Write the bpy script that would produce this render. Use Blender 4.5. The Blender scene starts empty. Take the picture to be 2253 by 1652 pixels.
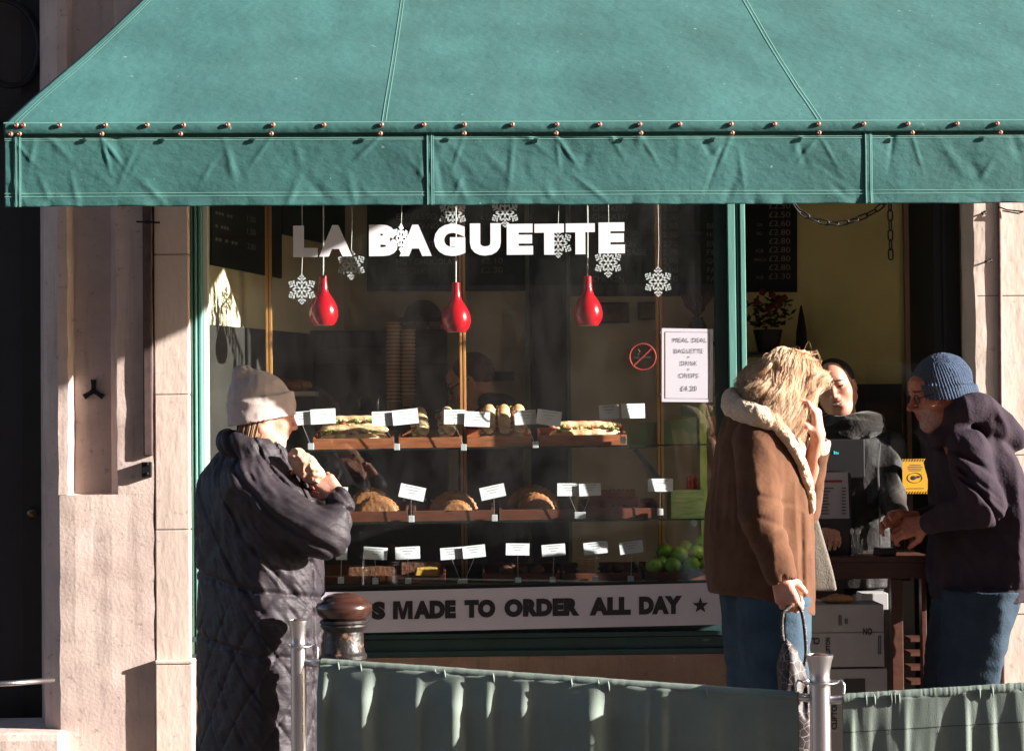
import bpy, bmesh, math, random
import numpy as np
from mathutils import Vector, Matrix

SC = bpy.context.scene
COL = SC.collection
rnd = random.Random(7)

# ------------------------------------------------------------------ camera
CAM = Vector((0.0, -8.6, 1.35))
FPX, CX, CY = 4500.0, 1126.5, 826.0           # focal length and centre, in pixels of a 2253 x 1652 view
yaw, pitch, roll = math.radians(1.2), math.radians(1.58), 0.010
_f = Vector((math.sin(yaw) * math.cos(pitch), math.cos(yaw) * math.cos(pitch), math.sin(pitch)))
_r = Vector((math.cos(yaw), -math.sin(yaw), 0.0))
_u = _r.cross(_f)
_r2 = _r * math.cos(roll) - _u * math.sin(roll)
_u2 = _r * math.sin(roll) + _u * math.cos(roll)
cam_data = bpy.data.cameras.new('camera')
cam_data.sensor_width = 36.0
cam_data.lens = FPX / 2253.0 * 36.0
cam_data.clip_end = 400.0
cam = bpy.data.objects.new('camera', cam_data)
COL.objects.link(cam)
M = Matrix((_r2, _u2, -_f)).transposed().to_4x4()
M.translation = CAM
cam.matrix_world = M
SC.camera = cam
cam_data.dof.use_dof = False

# ------------------------------------------------------------------ light
SUN_TO = Vector((1.0, -0.255, 0.32)).normalized()
world = bpy.data.worlds.new('World')
SC.world = world
world.use_nodes = True
wn = world.node_tree
bg = wn.nodes['Background']
sky = wn.nodes.new('ShaderNodeTexSky')
sky.sky_type = 'NISHITA'
sky.sun_disc = False
sky.sun_elevation = math.asin(SUN_TO.z)
sky.sun_rotation = math.atan2(SUN_TO.x, SUN_TO.y)
sky.air_density = 0.7
sky.dust_density = 1.4
sky.ozone_density = 0.4
wn.links.new(sky.outputs[0], bg.inputs[0])
bg.inputs[1].default_value = 0.052
sd = bpy.data.lights.new('sun', 'SUN')
sd.energy = 5.0
sd.angle = math.radians(0.5)
sd.color = (1.0, 0.93, 0.865)
sun = bpy.data.objects.new('sun', sd)
COL.objects.link(sun)
sun.rotation_euler = SUN_TO.to_track_quat('Z', 'Y').to_euler()
sun.location = (6, -4, 6)

vs = SC.view_settings
vs.view_transform = 'Standard'
vs.look = 'None'
vs.exposure = 2.0
vs.gamma = 1.0
SC.cycles.max_bounces = 8
SC.cycles.transparent_max_bounces = 24
SC.cycles.use_denoising = True
SC.cycles.caustics_reflective = False
SC.cycles.caustics_refractive = False

# ------------------------------------------------------------------ helpers
def P(px, py, y):
    """the point of the plane Y = y that stands behind a pixel of the photograph"""
    d = _r2 * ((px - CX) / FPX) + _u2 * (-(py - CY) / FPX) + _f
    t = (y - CAM.y) / d.y
    return CAM + d * t

def X(px, y, py=900): return P(px, py, y).x
def Z(py, y, px=1126): return P(px, py, y).z
def S(y): return (y - CAM.y) / FPX            # metres per pixel at depth y

def lin(h, k=1.0):
    h = h.lstrip('#')
    out = []
    for i in (0, 2, 4):
        c = int(h[i:i + 2], 16) / 255
        out.append((c / 12.92 if c <= 0.04045 else ((c + 0.055) / 1.055) ** 2.4) * k)
    return out

MATS = {}
def mat(name, color, rough=0.6, metal=0.0, noise=0.0, nscale=8.0, bump=0.0, bscale=60.0, color2=None, spec=None, trans=0.0,
        stretch=(1, 1, 1), sheen=0.0, coat=0.0, sub=0.0, rvar=0.0, detail=4.0):
    """procedural principled material: two colours mixed by noise, a bump of finer noise"""
    if name in MATS: return MATS[name]
    m = bpy.data.materials.new(name)
    m.use_nodes = True
    nt = m.node_tree
    b = nt.nodes['Principled BSDF']
    if isinstance(color, str): color = lin(color)
    b.inputs['Base Color'].default_value = (*color, 1)
    b.inputs['Roughness'].default_value = rough
    b.inputs['Metallic'].default_value = metal
    if spec is not None: b.inputs['Specular IOR Level'].default_value = spec
    if trans: b.inputs['Transmission Weight'].default_value = trans
    if sheen:
        b.inputs['Sheen Weight'].default_value = sheen
        b.inputs['Sheen Roughness'].default_value = 0.5
    if coat: b.inputs['Coat Weight'].default_value = coat
    if sub:
        b.inputs['Subsurface Weight'].default_value = sub
        b.inputs['Subsurface Radius'].default_value = (0.012, 0.004, 0.002)
        b.inputs['Subsurface Scale'].default_value = 1.0
    tc = nt.nodes.new('ShaderNodeTexCoord')
    mp = nt.nodes.new('ShaderNodeMapping')
    mp.inputs['Scale'].default_value = stretch
    nt.links.new(tc.outputs['Object'], mp.inputs[0])
    if noise or color2:
        n = nt.nodes.new('ShaderNodeTexNoise')
        n.inputs['Scale'].default_value = nscale
        n.inputs['Detail'].default_value = detail
        n.inputs['Roughness'].default_value = 0.6
        nt.links.new(mp.outputs[0], n.inputs['Vector'])
        rp = nt.nodes.new('ShaderNodeValToRGB')
        if color2 is None:
            c1 = [c * (1 - noise) for c in color]; c2 = [min(1, c * (1 + noise)) for c in color]
        else:
            c1 = color; c2 = lin(color2) if isinstance(color2, str) else color2
        rp.color_ramp.elements[0].position = 0.36
        rp.color_ramp.elements[1].position = 0.66
        rp.color_ramp.elements[0].color = (*c1, 1)
        rp.color_ramp.elements[1].color = (*c2, 1)
        nt.links.new(n.outputs['Fac'], rp.inputs[0])
        nt.links.new(rp.outputs[0], b.inputs['Base Color'])
        if rvar:
            mr = nt.nodes.new('ShaderNodeMapRange')
            mr.inputs[3].default_value = rough - rvar; mr.inputs[4].default_value = rough + rvar
            nt.links.new(n.outputs['Fac'], mr.inputs[0])
            nt.links.new(mr.outputs[0], b.inputs['Roughness'])
    if bump:
        n2 = nt.nodes.new('ShaderNodeTexNoise')
        n2.inputs['Scale'].default_value = bscale
        n2.inputs['Detail'].default_value = 6
        nt.links.new(mp.outputs[0], n2.inputs['Vector'])
        bp = nt.nodes.new('ShaderNodeBump')
        bp.inputs['Strength'].default_value = bump
        bp.inputs['Distance'].default_value = 0.01
        nt.links.new(n2.outputs['Fac'], bp.inputs['Height'])
        nt.links.new(bp.outputs[0], b.inputs['Normal'])
    MATS[name] = m
    return m

def glass_mat(name, tint=(1, 1, 1), refl=1.0, rough=0.0, dirt=0.0):
    """thin pane: see-through, mirroring by Fresnel; the sun shines through it"""
    m = bpy.data.materials.new(name)
    m.use_nodes = True
    nt = m.node_tree
    nt.nodes.clear()
    out = nt.nodes.new('ShaderNodeOutputMaterial')
    tr = nt.nodes.new('ShaderNodeBsdfTransparent'); tr.inputs[0].default_value = (*tint, 1)
    gl = nt.nodes.new('ShaderNodeBsdfGlossy'); gl.inputs['Roughness'].default_value = rough
    fr = nt.nodes.new('ShaderNodeFresnel'); fr.inputs['IOR'].default_value = 1.52
    ge = nt.nodes.new('ShaderNodeNewGeometry')
    io = nt.nodes.new('ShaderNodeMapRange'); io.inputs[3].default_value = 1.52; io.inputs[4].default_value = 1 / 1.52
    nt.links.new(ge.outputs['Backfacing'], io.inputs[0]); nt.links.new(io.outputs[0], fr.inputs['IOR'])
    mu = nt.nodes.new('ShaderNodeMath'); mu.operation = 'MULTIPLY'; mu.inputs[1].default_value = refl
    mx = nt.nodes.new('ShaderNodeMixShader')
    nb = nt.nodes.new('ShaderNodeMath'); nb.operation = 'SUBTRACT'; nb.inputs[0].default_value = 1.0; nb.use_clamp = True
    mn = nt.nodes.new('ShaderNodeMath'); mn.operation = 'MINIMUM'; mn.inputs[1].default_value = .16
    m4 = nt.nodes.new('ShaderNodeMath'); m4.operation = 'MULTIPLY'
    nt.links.new(ge.outputs['Backfacing'], nb.inputs[1]); nt.links.new(fr.outputs[0], mu.inputs[0]); nt.links.new(mu.outputs[0], mn.inputs[0])
    nt.links.new(mn.outputs[0], m4.inputs[0]); nt.links.new(nb.outputs[0], m4.inputs[1]); nt.links.new(m4.outputs[0], mx.inputs[0])
    nt.links.new(tr.outputs[0], mx.inputs[1]); nt.links.new(gl.outputs[0], mx.inputs[2])
    if dirt:
        tc = nt.nodes.new('ShaderNodeTexCoord'); mp = nt.nodes.new('ShaderNodeMapping'); mp.inputs['Scale'].default_value = (2.2, 1, 1.1); mp.inputs['Rotation'].default_value = (0, .5, 0)
        ns = nt.nodes.new('ShaderNodeTexNoise'); ns.inputs['Scale'].default_value = 2.4; ns.inputs['Detail'].default_value = 7; ns.inputs['Roughness'].default_value = .65
        mr = nt.nodes.new('ShaderNodeMapRange'); mr.inputs[1].default_value = .42; mr.inputs[2].default_value = .75; mr.inputs[3].default_value = dirt * .15; mr.inputs[4].default_value = dirt
        df = nt.nodes.new('ShaderNodeBsdfDiffuse'); df.inputs[0].default_value = (.7, .68, .66, 1)
        m2 = nt.nodes.new('ShaderNodeMixShader')
        nt.links.new(tc.outputs['Object'], mp.inputs[0]); nt.links.new(mp.outputs[0], ns.inputs[0]); nt.links.new(ns.outputs['Fac'], mr.inputs[0])
        nt.links.new(mr.outputs[0], m2.inputs[0]); nt.links.new(mx.outputs[0], m2.inputs[1]); nt.links.new(df.outputs[0], m2.inputs[2]); mx = m2
    nt.links.new(mx.outputs[0], out.inputs[0])
    return m

def grime(m, amount=.5, color='#4a3a32', scale=1.0):
    """rain streaks, soot and pale chips over a wall material"""
    nt = m.node_tree; b = nt.nodes['Principled BSDF']
    src = b.inputs['Base Color'].links[0].from_socket
    tc = nt.nodes.new('ShaderNodeTexCoord')
    def layer(src, sc, scale_, lo, hi, col, amt, det=6):
        mp = nt.nodes.new('ShaderNodeMapping'); mp.inputs['Scale'].default_value = sc
        n = nt.nodes.new('ShaderNodeTexNoise'); n.inputs['Scale'].default_value = scale_ * scale; n.inputs['Detail'].default_value = det; n.inputs['Roughness'].default_value = .68
        mr = nt.nodes.new('ShaderNodeMapRange'); mr.inputs[1].default_value = lo; mr.inputs[2].default_value = hi; mr.inputs[4].default_value = amt
        mx = nt.nodes.new('ShaderNodeMixRGB'); mx.inputs[2].default_value = (*lin(col), 1)
        nt.links.new(tc.outputs['Object'], mp.inputs[0]); nt.links.new(mp.outputs[0], n.inputs[0]); nt.links.new(n.outputs['Fac'], mr.inputs[0])
        nt.links.new(mr.outputs[0], mx.inputs[0]); nt.links.new(src, mx.inputs[1])
        return mx.outputs[0]
    src = layer(src, (7, 7, .5), 2.2, .52, .75, color, amount)
    src = layer(src, (1, 1, 1.6), 2.0, .55, .72, '#8c6f58', amount * .7)
    src = layer(src, (1, 1, 1), 26, .63, .70, '#3a2c26', amount * .8, 3)
    src = layer(src, (1, 1, 1.3), 9, .66, .72, '#e2d4c6', amount * .6, 4)
    nt.links.new(src, b.inputs['Base Color'])
    return m

class MB:
    """collects shapes in world coordinates; build() links them as one mesh object"""
    def __init__(s): s.v = []; s.f = []; s.mi = []
    def add(s, v, f, mi=0):
        o = len(s.v)
        s.v += [tuple(p) for p in v]
        s.f += [tuple(i + o for i in q) for q in f]
        s.mi += [mi] * len(f)
        return s
    def box(s, x0, x1, y0, y1, z0, z1, mi=0):
        v = [(x, y, z) for x in (x0, x1) for y in (y0, y1) for z in (z0, z1)]
        return s.add(v, [(0, 1, 3, 2), (4, 6, 7, 5), (0, 4, 5, 1), (2, 3, 7, 6), (0, 2, 6, 4), (1, 5, 7, 3)], mi)
    def prism(s, poly, d0, d1, mi=0):
        """front polygon of points, swept from offset d0 to d1 (vectors)"""
        n = len(poly); d0 = Vector(d0); d1 = Vector(d1)
        v = [Vector(p) + d0 for p in poly] + [Vector(p) + d1 for p in poly]
        f = [tuple(range(n - 1, -1, -1)), tuple(range(n, 2 * n))] + [(i, (i + 1) % n, n + (i + 1) % n, n + i) for i in range(n)]
        return s.add(v, f, mi)
    def tube(s, pts, r, n=8, mi=0, closed=False):
        pts = [Vector(p) for p in pts]; m = len(pts)
        rs = r if isinstance(r, (list, tuple)) else [r] * m
        v = []; f = []; prev = None
        for i, p in enumerate(pts):
            if closed: t = pts[(i + 1) % m] - pts[i - 1]
            else: t = pts[min(i + 1, m - 1)] - pts[max(i - 1, 0)]
            t.normalize()
            if prev is None:
                a = Vector((0, 0, 1)) if abs(t.z) < 0.9 else Vector((1, 0, 0))
                prev = (a - t * a.dot(t)).normalized()
            else:
                prev = (prev - t * prev.dot(t))
                prev = prev.normalized() if prev.length > 1e-6 else t.orthogonal().normalized()
            b = t.cross(prev)
            for k in range(n):
                a = 2 * math.pi * k / n
                v.append(p + (prev * math.cos(a) + b * math.sin(a)) * rs[i])
        for i in range(m if closed else m - 1):
            j = (i + 1) % m
            for k in range(n):
                f.append((i * n + k, i * n + (k + 1) % n, j * n + (k + 1) % n, j * n + k))
        if not closed:
            f.append(tuple(range(n - 1, -1, -1))); f.append(tuple((m - 1) * n + k for k in range(n)))
        return s.add(v, f, mi)
    def lathe(s, prof, c, n=24, mi=0, axis=None):
        """profile of (radius, height) turned about the vertical (or about axis) through c"""
        c = Vector(c); q = Vector(axis).to_track_quat('Z', 'Y') if axis is not None else None
        v = []; f = []
        for r, h in prof:
            for k in range(n):
                a = 2 * math.pi * k / n
                p = Vector((r * math.cos(a), r * math.sin(a), h))
                if q: p = q @ p
                v.append(c + p)
        m = len(prof)
        for i in range(m - 1):
            for k in range(n):
                f.append((i * n + k, i * n + (k + 1) % n, (i + 1) * n + (k + 1) % n, (i + 1) * n + k))
        f.append(tuple(range(n - 1, -1, -1))); f.append(tuple((m - 1) * n + k for k in range(n)))
        return s.add(v, f, mi)
    def ell(s, c, r, nu=16, nv=10, rot=None, mi=0, fn=None):
        c = Vector(c); v = []; f = []
        for j in range(nv + 1):
            th = math.pi * j / nv
            for i in range(nu):
                a = 2 * math.pi * i / nu
                p = Vector((math.sin(th) * math.cos(a), math.sin(th) * math.sin(a), math.cos(th)))
                k = fn(p) if fn else 1.0
                p = Vector((p.x * r[0] * k, p.y * r[1] * k, p.z * r[2] * k))
                if rot: p = rot @ p
                v.append(c + p)
        for j in range(nv):
            for i in range(nu):
                f.append((j * nu + i, (j + 1) * nu + i, (j + 1) * nu + (i + 1) % nu, j * nu + (i + 1) % nu))
        return s.add(v, f, mi)
    def grid(s, fn, nu, nv, mi=0, flip=False):
        v = [fn(i / nu, j / nv) for j in range(nv + 1) for i in range(nu + 1)]
        f = []
        for j in range(nv):
            for i in range(nu):
                q = (j * (nu + 1) + i, j * (nu + 1) + i + 1, (j + 1) * (nu + 1) + i + 1, (j + 1) * (nu + 1) + i)
                f.append(q[::-1] if flip else q)
        return s.add(v, f, mi)
    def build(s, name, m, parent=None, smooth=False, bevel=0.0, solid=0.0, angle=None, **props):
        me = bpy.data.meshes.new(name)
        off = Vector((0, 0, 0))
        if parent is not None:
            off = BASE[parent.name].copy() if parent.name in BASE else off
        me.from_pydata([Vector(p) - off for p in s.v], [], s.f)
        ms = m if isinstance(m, (list, tuple)) else [m]
        for q in ms: me.materials.append(q)
        if len(ms) > 1: me.polygons.foreach_set('material_index', s.mi)
        bm = bmesh.new(); bm.from_mesh(me); bmesh.ops.recalc_face_normals(bm, faces=bm.faces)
        if bevel: bmesh.ops.bevel(bm, geom=[e for e in bm.edges if len(e.link_faces) == 2 and e.calc_face_angle(0) > 0.5], offset=bevel, segments=2, affect='EDGES', profile=0.6)
        bm.to_mesh(me); bm.free()
        o = bpy.data.objects.new(name, me)
        COL.objects.link(o)
        if smooth:
            me.polygons.foreach_set('use_smooth', [True] * len(me.polygons))
            if angle: me.set_sharp_from_angle(angle=math.radians(angle))
        if solid:
            md = o.modifiers.new('thickness', 'SOLIDIFY'); md.thickness = solid; md.offset = 0
        if parent is not None:
            o.parent = parent
            BASE[o.name] = off
        else:
            BASE[o.name] = Vector((0, 0, 0))
        for k, q in props.items(): o[k] = q
        return o

BASE = {}
def thing(name, label, cat, loc=(0, 0, 0), group=None):
    o = bpy.data.objects.new(name, None)
    o.empty_display_size = 0.05
    COL.objects.link(o)
    o.location = loc
    BASE[o.name] = Vector(loc)
    o['label'] = label; o['category'] = cat
    if group: o['group'] = group
    return o

def tag(o, label, cat, group=None):
    o['label'] = label; o['category'] = cat
    if group: o['group'] = group
    return o

def struct(o):
    o['kind'] = 'structure'
    return o

def recentre(o):
    """moves a one-mesh thing's origin to the foot of its box"""
    vs_ = [v.co for v in o.data.vertices]
    c = Vector(((min(v.x for v in vs_) + max(v.x for v in vs_)) / 2, (min(v.y for v in vs_) + max(v.y for v in vs_)) / 2, min(v.z for v in vs_)))
    o.data.transform(Matrix.Translation(-c))
    o.location = c
    return o

def dup(root, loc, label=None, name=None, rotz=None, scale=None):
    """a copy of a thing with copies of its parts and sub-parts"""
    r = root.copy(); COL.objects.link(r)
    r.location = loc
    BASE[r.name] = Vector(loc)
    if rotz is not None: r.rotation_euler = (0, 0, rotz)
    if scale is not None: r.scale = (scale,) * 3
    if label: r['label'] = label
    for ch in list(root.children):
        c = ch.copy(); COL.objects.link(c); c.parent = r
        for g in ch.children:
            d = g.copy(); COL.objects.link(d); d.parent = c
    return r

def text_mb(body, bold=0.0, align='LEFT', space=1.0):
    """letter outlines as flat faces in the XY plane: vertices, faces, (xmin, xmax, ymin, ymax)"""
    c = bpy.data.curves.new('t', 'FONT'); c.body = body; c.offset = bold; c.align_x = align
    c.space_character = space; c.resolution_u = 4
    o = bpy.data.objects.new('t', c); COL.objects.link(o)
    dg = bpy.context.evaluated_depsgraph_get()
    m = bpy.data.meshes.new_from_object(o.evaluated_get(dg))
    v = [tuple(p.co) for p in m.vertices]; f = [tuple(p.vertices) for p in m.polygons]
    bpy.data.objects.remove(o); bpy.data.curves.remove(c); bpy.data.meshes.remove(m)
    xs = [p[0] for p in v]; ys = [p[1] for p in v]
    return v, f, (min(xs), max(xs), min(ys), max(ys))

def put_text(mb, body, p00, p10, p01, bold=0.0, mi=0, space=1.0, flip=False):
    """lays text into the parallelogram p00 (lower left), p10 (lower right), p01 (upper left)"""
    v, f, (x0, x1, y0, y1) = text_mb(body, bold, space=space)
    p00 = Vector(p00); e = Vector(p10) - p00; g = Vector(p01) - p00
    mb.add([p00 + e * ((p[0] - x0) / (x1 - x0)) + g * ((p[1] - y0) / (y1 - y0)) for p in v], f, mi)

# ---- value noise for numpy points
_perm = np.random.RandomState(3).rand(64, 64, 64).astype(np.float32)
def vnoise(p):
    p = np.asarray(p, np.float32)
    i = np.floor(p).astype(np.int64); f = p - i; f = f * f * (3 - 2 * f); i &= 63; j = (i + 1) & 63
    g = lambda a, b, c: _perm[a, b, c]
    x0, y0, z0 = i[..., 0], i[..., 1], i[..., 2]; x1, y1, z1 = j[..., 0], j[..., 1], j[..., 2]
    fx, fy, fz = f[..., 0], f[..., 1], f[..., 2]
    a = g(x0, y0, z0) * (1 - fx) + g(x1, y0, z0) * fx; b = g(x0, y1, z0) * (1 - fx) + g(x1, y1, z0) * fx
    c = g(x0, y0, z1) * (1 - fx) + g(x1, y0, z1) * fx; d = g(x0, y1, z1) * (1 - fx) + g(x1, y1, z1) * fx
    return (a * (1 - fy) + b * fy) * (1 - fz) + (c * (1 - fy) + d * fy) * fz * 1.0 - 0.5
def n1(x, y=0.0, z=0.0): return float(vnoise(np.array([[x, y, z]]))[0])
# ================================================================== materials of the setting
STONE = mat('sandstone', lin('#c2b0a5'), 0.9, color2='#d3c1b4', nscale=3.2, bump=0.22, bscale=34, stretch=(1, 1, 0.45))
STONE_PINK = mat('sandstone_worn', lin('#b8a49c'), 0.92, color2='#cbb8ae', nscale=5, bump=0.16, bscale=70)
STONE_BROWN = mat('plinth_stone', lin('#8a6f5c'), 0.9, color2='#9b806c', nscale=6, bump=0.4, bscale=60)
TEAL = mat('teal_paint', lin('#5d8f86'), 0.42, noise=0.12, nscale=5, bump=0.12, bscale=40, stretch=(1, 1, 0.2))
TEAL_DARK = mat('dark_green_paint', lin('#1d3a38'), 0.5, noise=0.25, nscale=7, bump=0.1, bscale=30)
BLACK = mat('near_black_paint', lin('#141312'), 0.6, noise=0.3, nscale=6)
DOOR_GREY = mat('door_grey', lin('#232326'), 0.55, noise=0.2, nscale=4)
CREAM = mat('cream_plaster', lin('#c8bb9e'), 0.9, noise=0.08, nscale=2.5, bump=0.15, bscale=25)
YELLOW = mat('yellow_plaster', lin('#e2dc9e'), 0.9, noise=0.08, nscale=2.5, bump=0.15, bscale=25)
TAN = mat('tan_plaster', lin('#9a8672'), 0.9, noise=0.1, nscale=3)
DARKWALL = mat('dark_tile', lin('#2b2723'), 0.5, noise=0.3, nscale=5)
WHITE = mat('white_vinyl', lin('#d9d7dc'), 0.5, noise=0.03, nscale=10)
PAPER = mat('white_paper', lin('#cfcdd2'), 0.7, noise=0.03, nscale=30)
INK = mat('black_ink', lin('#16161a'), 0.6)
STEEL = mat('brushed_steel', lin('#c0bcbe'), 0.33, metal=1.0, noise=0.05, nscale=40, bump=0.05, bscale=60, stretch=(1, 1, 0.05))
IRON = mat('dark_iron', lin('#17161a'), 0.5, metal=0.4, noise=0.3, nscale=20)
ASPHALT = mat('paving', lin('#7a6e66'), 0.9, noise=0.2, nscale=6, bump=0.4, bscale=40)
GLASS = glass_mat('window_glass', (0.95, 0.98, 0.97), 2.0, dirt=.016)
grime(STONE, .3); grime(STONE_PINK, .42); grime(STONE_BROWN, .4)

GZ = -0.08
# ================================================================== ground
b = MB(); b.box(-60, 60, -2.2, 1.75, GZ - 0.3, GZ)
struct(b.build('pavement', ASPHALT))
b = MB(); b.box(-60, 60, -60, -2.2, GZ - 0.45, GZ - 0.12)
struct(b.build('road', mat('asphalt', lin('#5c544e'), 0.9, noise=0.2, nscale=8, bump=0.5, bscale=60)))

# ================================================================== left stone pier
def pier_mesh(section, z0, z1, m, name, parent, nz=60, jag=0.004, seed=0.0):
    """a horizontal section (px, y) swept upward, its arrises worn by noise"""
    pts = [(X(px, y, 1100), y) for px, y in section]
    mb = MB(); nx = len(pts)
    rows = []
    for j in range(nz + 1):
        z = z0 + (z1 - z0) * j / nz
        row = []
        for i, (x, y) in enumerate(pts):
            w = jag if 0 < i < nx - 1 else 0
            row.append((x + w * 2 * n1(i * 7.3 + seed, z * 14), y + w * 1.2 * n1(i * 3.1 + seed + 9, z * 11), z))
        rows.append(row)
    v = [p for r in rows for p in r]
    f = [(j * nx + i, j * nx + i + 1, (j + 1) * nx + i + 1, (j + 1) * nx + i) for j in range(nz) for i in range(nx - 1)]
    mb.add(v, f)
    return mb.build(name, m, parent)

pier = thing('stone_pier', 'weathered sandstone pier with a recessed panel left of the shop window', 'stone pier', (-1.7, 0, GZ))
zp = Z(1088, -0.1, 200)            # sill of the recessed panel
zb = Z(1452, -0.1, 380)
ztop = 4.6
pier_mesh([(90, 0.5), (98, -0.02), (129, -0.10), (150, -0.10), (165, -0.045), (206, -0.045), (246, -0.045), (259, -0.10), (290, -0.10), (338, -0.10), (338, 0.1)],
          zp, ztop, STONE_PINK, 'panelled_shaft', pier, 110, 0.0035)
pier_mesh([(90, 0.5), (98, -0.02), (131, -0.10), (165, -0.102), (206, -0.101), (246, -0.102), (290, -0.10), (338, -0.10), (338, 0.1)],
          GZ, zp, STONE_PINK, 'lower_shaft', pier, 150, 0.0035, 5)
mb = MB()                                       # sloped sill under the panel
a, c = X(150, -0.1, 1090), X(259, -0.1, 1090)
mb.add([(a, -0.101, zp - 0.012), (c, -0.101, zp - 0.03), (c, -0.04, zp + 0.004), (a, -0.04, zp + 0.008)], [(0, 1, 2, 3)])
mb.build('panel_sill', STONE_PINK, pier)
px0, px1 = X(341, -0.1, 1000), X(416, -0.1, 1000)
edges = [zb, Z(1165, -0.1, 380), Z(868, -0.1, 380), Z(560, -0.1, 380), 2.9, 3.7, ztop]
mb = MB()
for k in range(len(edges) - 1):
    mb.box(px0 + 0.001 * (k % 2), px1, -0.10 - 0.0012 * (k % 2), 0.1, edges[k] + 0.0015, edges[k + 1] - 0.0015)
mb.build('pilaster', STONE, pier, bevel=0.004)
mb = MB(); mb.box(X(341, -.14, 1500), X(424, -.14, 1500), -0.135, 0.1, GZ, zb - 0.012)
mb.box(X(340, -.14, 1500), X(425, -.14, 1500), -0.139, 0.1, zb - 0.012, zb + 0.004)
mb.build('base_course', STONE, pier, bevel=0.006)
mb = MB(); mb.box(X(336.5, -.09), X(342, -.09), -0.094, 0.09, GZ, ztop)
mb.build('mortar_joint', mat('mortar', lin('#4a3a33'), 0.95, noise=0.3, nscale=30), pier)

# pipe on the pier with a bracket at its foot
pipe = thing('drain_pipe', 'dark flat drain pipe running down the left stone pier to a small bracket', 'drain pipe', (X(324, -.1), -0.12, Z(1050, -.1)))
mb = MB(); mb.box(X(314, -.12, 700), X(334, -.12, 700), -0.121, -0.099, Z(1003, -.12, 324), 4.4)
mb.build('pipe', mat('old_brown_pipe', lin('#4c3a38'), 0.7, noise=0.3, nscale=14), pipe, bevel=0.006)
mb = MB(); mb.box(X(312, -.12, 1030), X(333, -.12, 1030), -0.128, -0.099, Z(1050, -.12, 324), Z(1016, -.12, 324))
for yy in (1021, 1042): mb.ell((X(324, -.13, yy), -0.13, Z(yy, -.13, 324)), (0.007, 0.006, 0.007), 10, 6)
mb.build('bracket', IRON, pipe, bevel=0.003)
mb = MB(); mb.tube([P(300, 488, -.15), P(352, 490, -.15)], 0.004); mb.ell(P(326, 489, -.148), (0.02, 0.006, 0.008))
mb.build('clip', IRON, pipe)

# three-armed iron plate
pl = MB(); c = P(206, 860, -0.05)
for a in (90, 212, 328):
    d = Vector((math.cos(math.radians(a)), 0, math.sin(math.radians(a)))); n = Vector((-d.z, 0, d.x))
    L = 0.047
    pl.prism([c + n * .011, c + d * .02 + n * .0085, c + d * L + n * .0115, c + d * L - n * .0115, c + d * .02 - n * .0085, c - n * .011], (0, -0.006, 0), (0, 0.004, 0))
tag(recentre(pl.build('wall_plate', IRON, bevel=0.001)), 'small black three armed iron plate fixed in the recessed panel of the left pier', 'wall plate')

# recessed doorway at far left
door = thing('entrance_door', 'dark grey door in the shadowed recess left of the stone pier', 'door', (-2.2, 0.5, GZ))
mb = MB(); mb.box(-3.2, X(50, .5, 900), 0.5, 0.55, GZ, Z(268, .5, 50)); mb.build('door_leaf', DOOR_GREY, door)
mb = MB(); mb.box(X(50, .45, 900), X(112, .45, 900), 0.44, 0.6, GZ, 4.6); mb.build('door_frame', BLACK, door)
mb = MB(); mb.box(-3.2, X(50, .45), 0.43, 0.6, Z(268, .45, 50), Z(236, .45, 50)); mb.build('transom_bar', BLACK, door)
mb = MB(); mb.box(-3.2, X(50, .5), 0.5, 0.53, Z(236, .5, 50), 4.6); mb.build('fanlight_panel', mat('dim_pane', lin('#3b3733'), 0.4, noise=.2, nscale=3), door)
mb = MB(); mb.lathe([(0.004, 0), (0.009, .005), (0.008, .02), (0.021, .03), (0.024, .045), (0.017, .058), (0.002, .062)], P(75, 1128, .44), 16, axis=(0, -1, 0))
mb.build('knob', mat('brass_knob', lin('#6a5a4a'), 0.3, metal=1), door, smooth=True)
sp = []
for k in range(60):
    a = math.radians(200 - k * 6.4); r = 95 + (0 if k < 38 else -(k - 38) * 3.6)
    sp.append((-2 + math.cos(a) * r * 0.93, 105 - math.sin(a) * r * 1.12))
mb = MB(); mb.tube([P(x, y, 0.42) for x, y in sp], 0.014, 8); mb.build('iron_scroll', IRON, door, smooth=True)

mb = MB(); mb.tube([P(-60, 1506, -.3), P(30, 1502, -.3), P(117, 1496, -.12)], 0.011, 12)
tag(recentre(mb.build('handrail', STEEL, smooth=True)), 'thin blue-grey metal rail fixed to the left edge of the stone pier', 'handrail')
mb = MB(); mb.box(X(-160, -.2, 1630), X(142, -.2, 1630), -.2, .3, GZ, Z(1613, -.2, 60))
tag(recentre(mb.build('stone_step', STONE_PINK, bevel=0.03)), 'pale rounded stone block at the foot of the dark doorway', 'stone step')

# ================================================================== right pier
pier2 = thing('stone_pier', 'sunlit pale sandstone pier at the right end of the shopfront', 'stone pier', (2.2, 0, GZ))
pier_mesh([(2122, 0.3), (2123, -0.02), (2127, -0.055), (2152, -0.10), (2180, -0.101), (2240, -0.10), (2330, -0.10), (2420, -0.10), (2420, .3)],
          GZ, ztop, STONE, 'shaft', pier2, 90, 0.004, 3)
for yy in (650, 1000, 1350):
    mb = MB(); mb.box(X(2150, -.1, yy), X(2420, -.1, yy), -0.1012, -0.09, Z(yy + 1.2, -.1, 2200), Z(yy - .4, -.1, 2200)); mb.build('mortar_joint', MATS['mortar'], pier2)
mb = MB(); mb.tube([P(2199, 380, -.108), P(2209, 1700, -.108)], 0.008, 10)
tag(recentre(mb.build('conduit', mat('pink_conduit', lin('#8d6d66'), 0.5, noise=.2, nscale=20), smooth=True)), 'thin pinkish conduit running down the sunlit right stone pier', 'conduit')
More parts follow.
